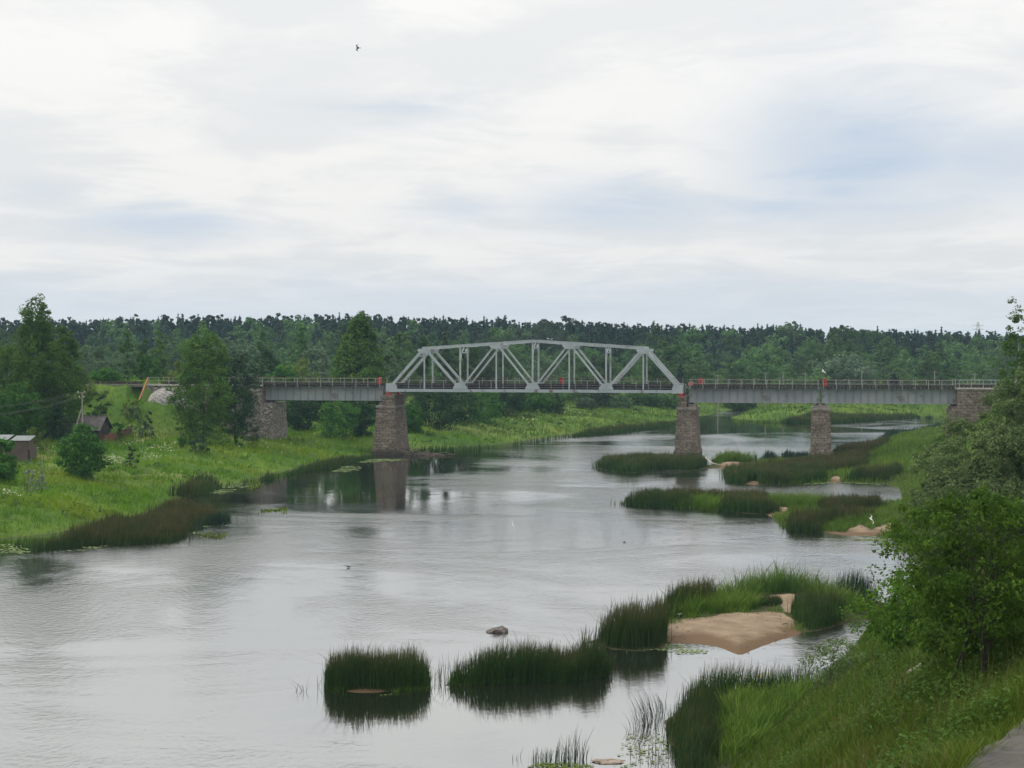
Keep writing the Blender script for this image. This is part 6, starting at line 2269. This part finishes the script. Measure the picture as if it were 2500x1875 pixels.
def far_poles():
    group = 'thin poles behind the right girder spans'
    desc = {1753: 'short thin pole just right of the truss, behind the girder', 1869: 'thin pole behind the girder, first of a close trio', 1912: 'thin pole behind the girder, tallest of a close trio', 1966: 'thin pole left of the flying gull',
            2104: 'thin pole right of the flying gull', 2282: 'thin pole short of the right abutment', 2380: 'thin pole above the right abutment'}
    tops = []
    for u, v in ((1753, 914), (1869, 908), (1912, 906), (1966, 909), (2104, 903), (2282, 905), (2380, 911)):
        D = 402
        x, y, z, _ = place(u, D)
        h = H - (v - HOR) * D / F - z
        e = tag(empty('utility_pole', (x, y, z)), desc[u], 'utility pole', group)
        m = MB()
        m.tube([(0, 0, -.3), (0, 0, h)], [.13, .1], 6)
        m.build('post', M['pole'], e)
        m = MB()
        m.bar((-.7, 0, h - .35), (.7, 0, h - .35), .1, .09, (0, 0, 1))
        m.build('crossarm', M['pole'], e)
        tops.append((x, y, z + h - .3))
    for i, (a, b) in enumerate(zip(tops[1:-1], tops[2:])):
        m = MB()
        a, b = Vector(a), Vector(b)
        pts = []
        for k in range(9):
            p = a.lerp(b, k / 8)
            p.z -= 4 * k / 8 * (1 - k / 8) * .35
            pts.append(p)
        m.tube(pts, .028, 4)
        tag(m.build('overhead_wire', M['wire']), 'faint wire strung between the thin poles behind the girder', 'wire', 'wires between the thin poles')
    # lattice mast over the wood
    D = 900
    x, y, z, h = place(2387, D, 786)
    e = tag(empty('lattice_mast', (x, y, z)), 'faint lattice mast rising over the distant wood', 'mast')
    m = MB()
    for i in range(10):
        f0, f1 = i / 10, (i + 1) / 10
        for sx, sy in ((1, 1), (-1, 1), (-1, -1), (1, -1)):
            w0, w1 = 2.2 * (1 - f0) + .3, 2.2 * (1 - f1) + .3
            m.bar((sx * w0, sy * w0, h * f0), (sx * w1, sy * w1, h * f1), .09, .09, (0, 1, 0))
            m.bar((sx * w0, sy * w0, h * f0), (-sx * w1, sy * w1, h * f1), .05, .05, (0, 1, 0))
    for zz in (.78, .9):
        m.bar((-3, 0, h * zz), (3, 0, h * zz), .2, .2, (0, 0, 1))
    m.build('lattice', M['pole'], e)


far_poles()


def stick(e, p, q, r, rng, name='branch', mat='driftwood'):
    p, q = Vector(p), Vector(q)
    mid = (p + q) / 2 + Vector(rng.normal(size=3) * (q - p).length * .05)
    m = MB()
    m.tube([p, mid, q], [r, r * .8, r * .45], 6)
    return m.build(name, M[mat], e, smooth=True)


def driftwood():
    rng = np.random.default_rng(61)
    c = gz(1025, 1112)
    e = tag(empty('driftwood_pile', (c[0], c[1], 0)), 'tangled driftwood heap at the foot of the first pier', 'driftwood')
    for i in range(34):
        x0 = rng.uniform(-2.2, 2.6)
        y0 = rng.uniform(-1.2, 1.6)
        a = rng.uniform(-.5, .6) + (math.pi if rng.random() < .3 else 0)
        L_ = rng.uniform(1.0, 3.0)
        hgt = max(.1, 1.15 - .32 * (x0 + 2.2)) * rng.random()
        stick(e, (x0, y0, hgt * .3), (x0 + L_ * math.cos(a), y0 + L_ * math.sin(a), hgt + .25 * rng.random()), rng.uniform(.035, .10), rng)
    for i in range(7):
        x0 = rng.uniform(-2.2, -.3)
        stick(e, (x0, rng.uniform(-.6, .8), 0), (x0 + rng.normal() * .3, rng.normal() * .3, rng.uniform(1.0, 1.9)), .05, rng)
    stick(e, (1.5, -.4, .1), (5.4, -1.2, .25), .07, rng)
    rng = np.random.default_rng(62)
    a, b = gz(1732, 1127, .35), gz(1752, 1137, .2)
    e = tag(empty('log', (a[0], a[1], .3)), 'pale bleached log lying by the small sand patch near the second pier', 'log')
    stick(e, (-.4, 1.0, .55), (b[0] - a[0] + .3, b[1] - a[1], 0), .12, rng, 'stem', 'bleached')
    stick(e, (.4, .4, .4), (1.1, .9, .7), .05, rng, 'branch', 'bleached')
    a, b = hit(2208, 1675), hit(2254, 1655)
    mid = ((a[0] + b[0]) / 2, (a[1] + b[1]) / 2, max(a[2], b[2]))
    m = MB()
    A_, B_ = Vector((a[0], a[1], H - (1668 - HOR) * a[1] / F)), Vector((b[0], b[1] - 0.0, H - (1652 - HOR) * b[1] / F))
    A_.z, B_.z = max(A_.z, a[2] + .35), max(B_.z, b[2] + .42)
    c = (A_ + B_) / 2
    d = (B_ - A_).normalized()
    m.bar(-d * .36, d * .36, .075, .03, (0, 0, 1))
    o = m.build('plank', M['bleached'])
    o.location = c
    tag(o, 'bleached plank lying in the grass of the near slope', 'plank')


driftwood()


def rock(name, label, u, v, sx, sy, sz, seed, mat, wedge=0.0):
    rng = np.random.default_rng(seed)
    x, y = gz(u, v)
    n, m_ = 40, 22
    V, Q = [], []
    ph = rng.random(8) * 6.28
    for i in range(m_ + 1):
        t = math.pi * i / m_
        for k in range(n):
            a = 2 * math.pi * k / n
            r = 1 + .10 * math.sin(3 * a + ph[0] + 2 * t) + .07 * math.sin(5 * a + ph[1] - 3 * t) + .05 * math.sin(9 * a + 7 * t + ph[2]) + .03 * rng.normal()
            d = np.array([math.sin(t) * math.cos(a), math.sin(t) * math.sin(a), math.cos(t)])
            d = np.sign(d) * np.abs(d) ** .72
            q = d * r
            q[2] *= (1 + wedge * q[0])
            V.append((q[0] * sx, q[1] * sy, q[2] * sz))
    for i in range(m_):
        for k in range(n):
            k2 = (k + 1) % n
            Q.append([i * n + k, (i + 1) * n + k, (i + 1) * n + k2, i * n + k2])
    o = mk(name, V, Q, M[mat], smooth=True)
    o.location = (x, y, -.02)
    tag(o, label, 'rock')
    return x, y


rkx, rky = rock('boulder', 'grey brown boulder standing alone in the open river', 1211, 1543, .60, .38, .25, 5, 'rock', .55)
rock('boulder', 'flat pale stone beside the bottom rush tuft', 1488, 1860, .62, .35, .10, 6, 'flat_rock', -.3)


# ------------------------------------------------------------------ birds
def bird_mesh(span=1.1, L_=.42, lift=.25, sweep=.12, fold=False, seed=0, tailfan=.07):
    b = MB()
    n = 8
    if not fold:
        prof = [(-.5, .004, 0), (-.44, .02, 0), (-.36, .055, .01), (-.22, .085, 0), (-.02, .095, -.01), (.18, .07, 0), (.32, .04, .01), (.42, .03, .012), (.56, .012, .014)]
        sc = L_
    else:
        prof = [(-.5, .01, .24), (-.44, .03, .24), (-.40, .075, .25), (-.33, .085, .24), (-.26, .07, .17), (-.18, .115, .08), (0, .13, .03), (.2, .10, .02), (.36, .06, .03), (.6, .015, .06)]
        sc = L_
    pts = []
    for x, r, z in prof:
        for k in range(n):
            a = 2 * math.pi * k / n
            pts.append((x * sc, r * sc * math.cos(a), z * sc + r * sc * math.sin(a) * .95))
    Q = []
    for i in range(len(prof) - 1):
        for k in range(n):
            k2 = (k + 1) % n
            Q.append([i * n + k, (i + 1) * n + k, (i + 1) * n + k2, i * n + k2])
    b.add(pts, Q)
    if not fold:
        # tail fan
        b.hexa([(.36 * sc, -.03 * sc, .0), (.62 * sc, -tailfan * 2 * sc, .0), (.62 * sc, tailfan * 2 * sc, .0), (.36 * sc, .03 * sc, .0),
                (.36 * sc, -.03 * sc, .02 * sc), (.62 * sc, -tailfan * 2 * sc, .012 * sc), (.62 * sc, tailfan * 2 * sc, .012 * sc), (.36 * sc, .03 * sc, .02 * sc)])
        for s in (-1, 1):
            hs = span / 2
            sec = [(.06, -.06, .34, .02, .02), (.45, -.12 - sweep, .30, lift * .9, .014), (.75, -.02 - sweep, .22, lift * .75, .01), (1.0, .22 - sweep * .2, .04, lift * .45, .004)]
            V = []
            for (f, x0, ch, zz, th) in sec:
                y = s * hs * f
                V += [(x0 * sc, y, zz * hs * .7), ((x0 + ch * .3) * sc, y, zz * hs * .7 + th), ((x0 + ch) * sc, y, zz * hs * .7), ((x0 + ch * .35) * sc, y, zz * hs * .7 - th * .6)]
            Q = []
            for i in range(3):
                for k in range(4):
                    k2 = (k + 1) % 4
                    q = [i * 4 + k, (i + 1) * 4 + k, (i + 1) * 4 + k2, i * 4 + k2]
                    Q.append(q if s > 0 else q[::-1])
            Q.append([12, 13, 14, 15] if s > 0 else [15, 14, 13, 12])
            b.add(V, Q)
    else:
        for s in (-1, 1):
            V = [(-.16 * sc, s * .10 * sc, .12 * sc), (.1 * sc, s * .135 * sc, .12 * sc), (.62 * sc, s * .03 * sc, .08 * sc), (.3 * sc, s * .09 * sc, -.03 * sc), (-.1 * sc, s * .12 * sc, -.02 * sc)]
            V += [(x, y + s * .015, z) for x, y, z in V]
            b.add(V, [[0, 1, 6, 5], [1, 2, 7, 6], [2, 3, 8, 7], [3, 4, 9, 8], [4, 0, 5, 9]], [[5, 6, 7], [5, 7, 8], [5, 8, 9]])
    return b


def bird(name, label, cat, loc, rot, mat, group=None, legs=False, **kw):
    b = bird_mesh(**kw)
    if legs:
        for s in (-.03, .03):
            b.tube([(0.01, s, -.14), (0, s, 0)], [.007, .008], 5)
    o = b.build(name, M[mat], smooth=True)
    o.location = loc
    o.rotation_euler = rot
    tag(o, label, cat, group)
    return o


def at(u, v, D):
    d = ray(u, v)
    k = D / d[1]
    return (d[0] * k, D, H + d[2] * k)


def birds():
    bird('swallow', 'dark bird flying high in the cloudy sky', 'bird', at(874, 117, 62), (R(72), R(0), R(8)), 'dark_bird', span=.30, L_=.19, lift=.1, sweep=.3, tailfan=.03)
    bird('gull', 'white gull flying above the right girder span', 'bird', at(2010, 908, 205), (R(28), R(8), R(20)), 'gull', span=1.05, L_=.48, lift=.55)
    bird('gull', 'white gull banking with raised wings above the front island', 'bird', at(2127, 1268, 128), (R(58), R(-20), R(118)), 'gull', span=1.1, L_=.46, lift=.3)
    x, y = gz(1251, 1290, 2.0)
    bird('gull', 'tiny white gull flying low over the open water before the truss', 'bird', at(1251, 1281, 150), (R(65), R(10), R(70)), 'gull', span=.9, L_=.36, lift=.35)
    tt = t_of(1338, 0)
    for u, lab, rz in ((1338, 'white gull standing on the truss top chord, left of two', 0), (1347, 'white gull standing on the truss top chord, right of two', 160)):
        t = t_of(u, 0)
        zt = 17.17 - 1.05 * t / 16.5 + .325
        p = bw(t, 0, zt + .15)
        bird('gull', lab, 'bird', p, (0, 0, R(rz) - A_BR), 'gull', 'gulls resting on the truss', True, fold=True, L_=.42)
    bird('gull', 'small white tern resting on the river boulder', 'bird', (rkx - .08, rky, .25 + .06), (0, 0, R(200)), 'gull', None, True, fold=True, L_=.26)
    p = hit(1645, 1500)
    for i, (u, v, lab) in enumerate(((1643, 1505, 'grey gull standing on the big sandbar by the sedge, left of two'), (1659, 1507, 'white gull standing on the big sandbar by the sedge, right of two'))):
        p = hit(u, v)
        bird('gull', lab, 'bird', (p[0], p[1], p[2] + .14), (0, 0, R(30 + 120 * i)), 'gull' if i else 'gull_grey', 'gulls on the sandbar', True, fold=True, L_=.36)
    x, y = gz(850, 1386)
    bird('duck', 'dark duck swimming in the open river left of the middle', 'bird', (x, y, .06), (0, 0, R(10)), 'dark_bird', None, False, fold=True, L_=.4)
    x, y = gz(1525, 1324)
    bird('duck', 'tiny dark duck swimming before the front island', 'bird', (x, y, .03), (0, 0, R(190)), 'dark_bird', None, False, fold=True, L_=.28)


birds()


# ------------------------------------------------------------------ haze
def haze():
    m = bpy.data.materials.new('pale_air')
    m.use_nodes = True
    nt = m.node_tree
    nt.nodes.clear()
    out = N(nt, 'ShaderNodeOutputMaterial')
    v = N(nt, 'ShaderNodeVolumePrincipled')
    v.inputs['Color'].default_value = (.52, .76, 1.0, 1)
    v.inputs['Density'].default_value = HAZE
    v.inputs['Anisotropy'].default_value = 0.0
    nt.links.new(v.outputs[0], out.inputs['Volume'])
    b = MB()
    b.box(-8200, 8200, -60, 7200, -5, 40)
    o = b.build('haze', m)
    tag(o, 'thin pale haze over the river valley', 'haze', kind='stuff')


HAZE = 0.00012
haze()
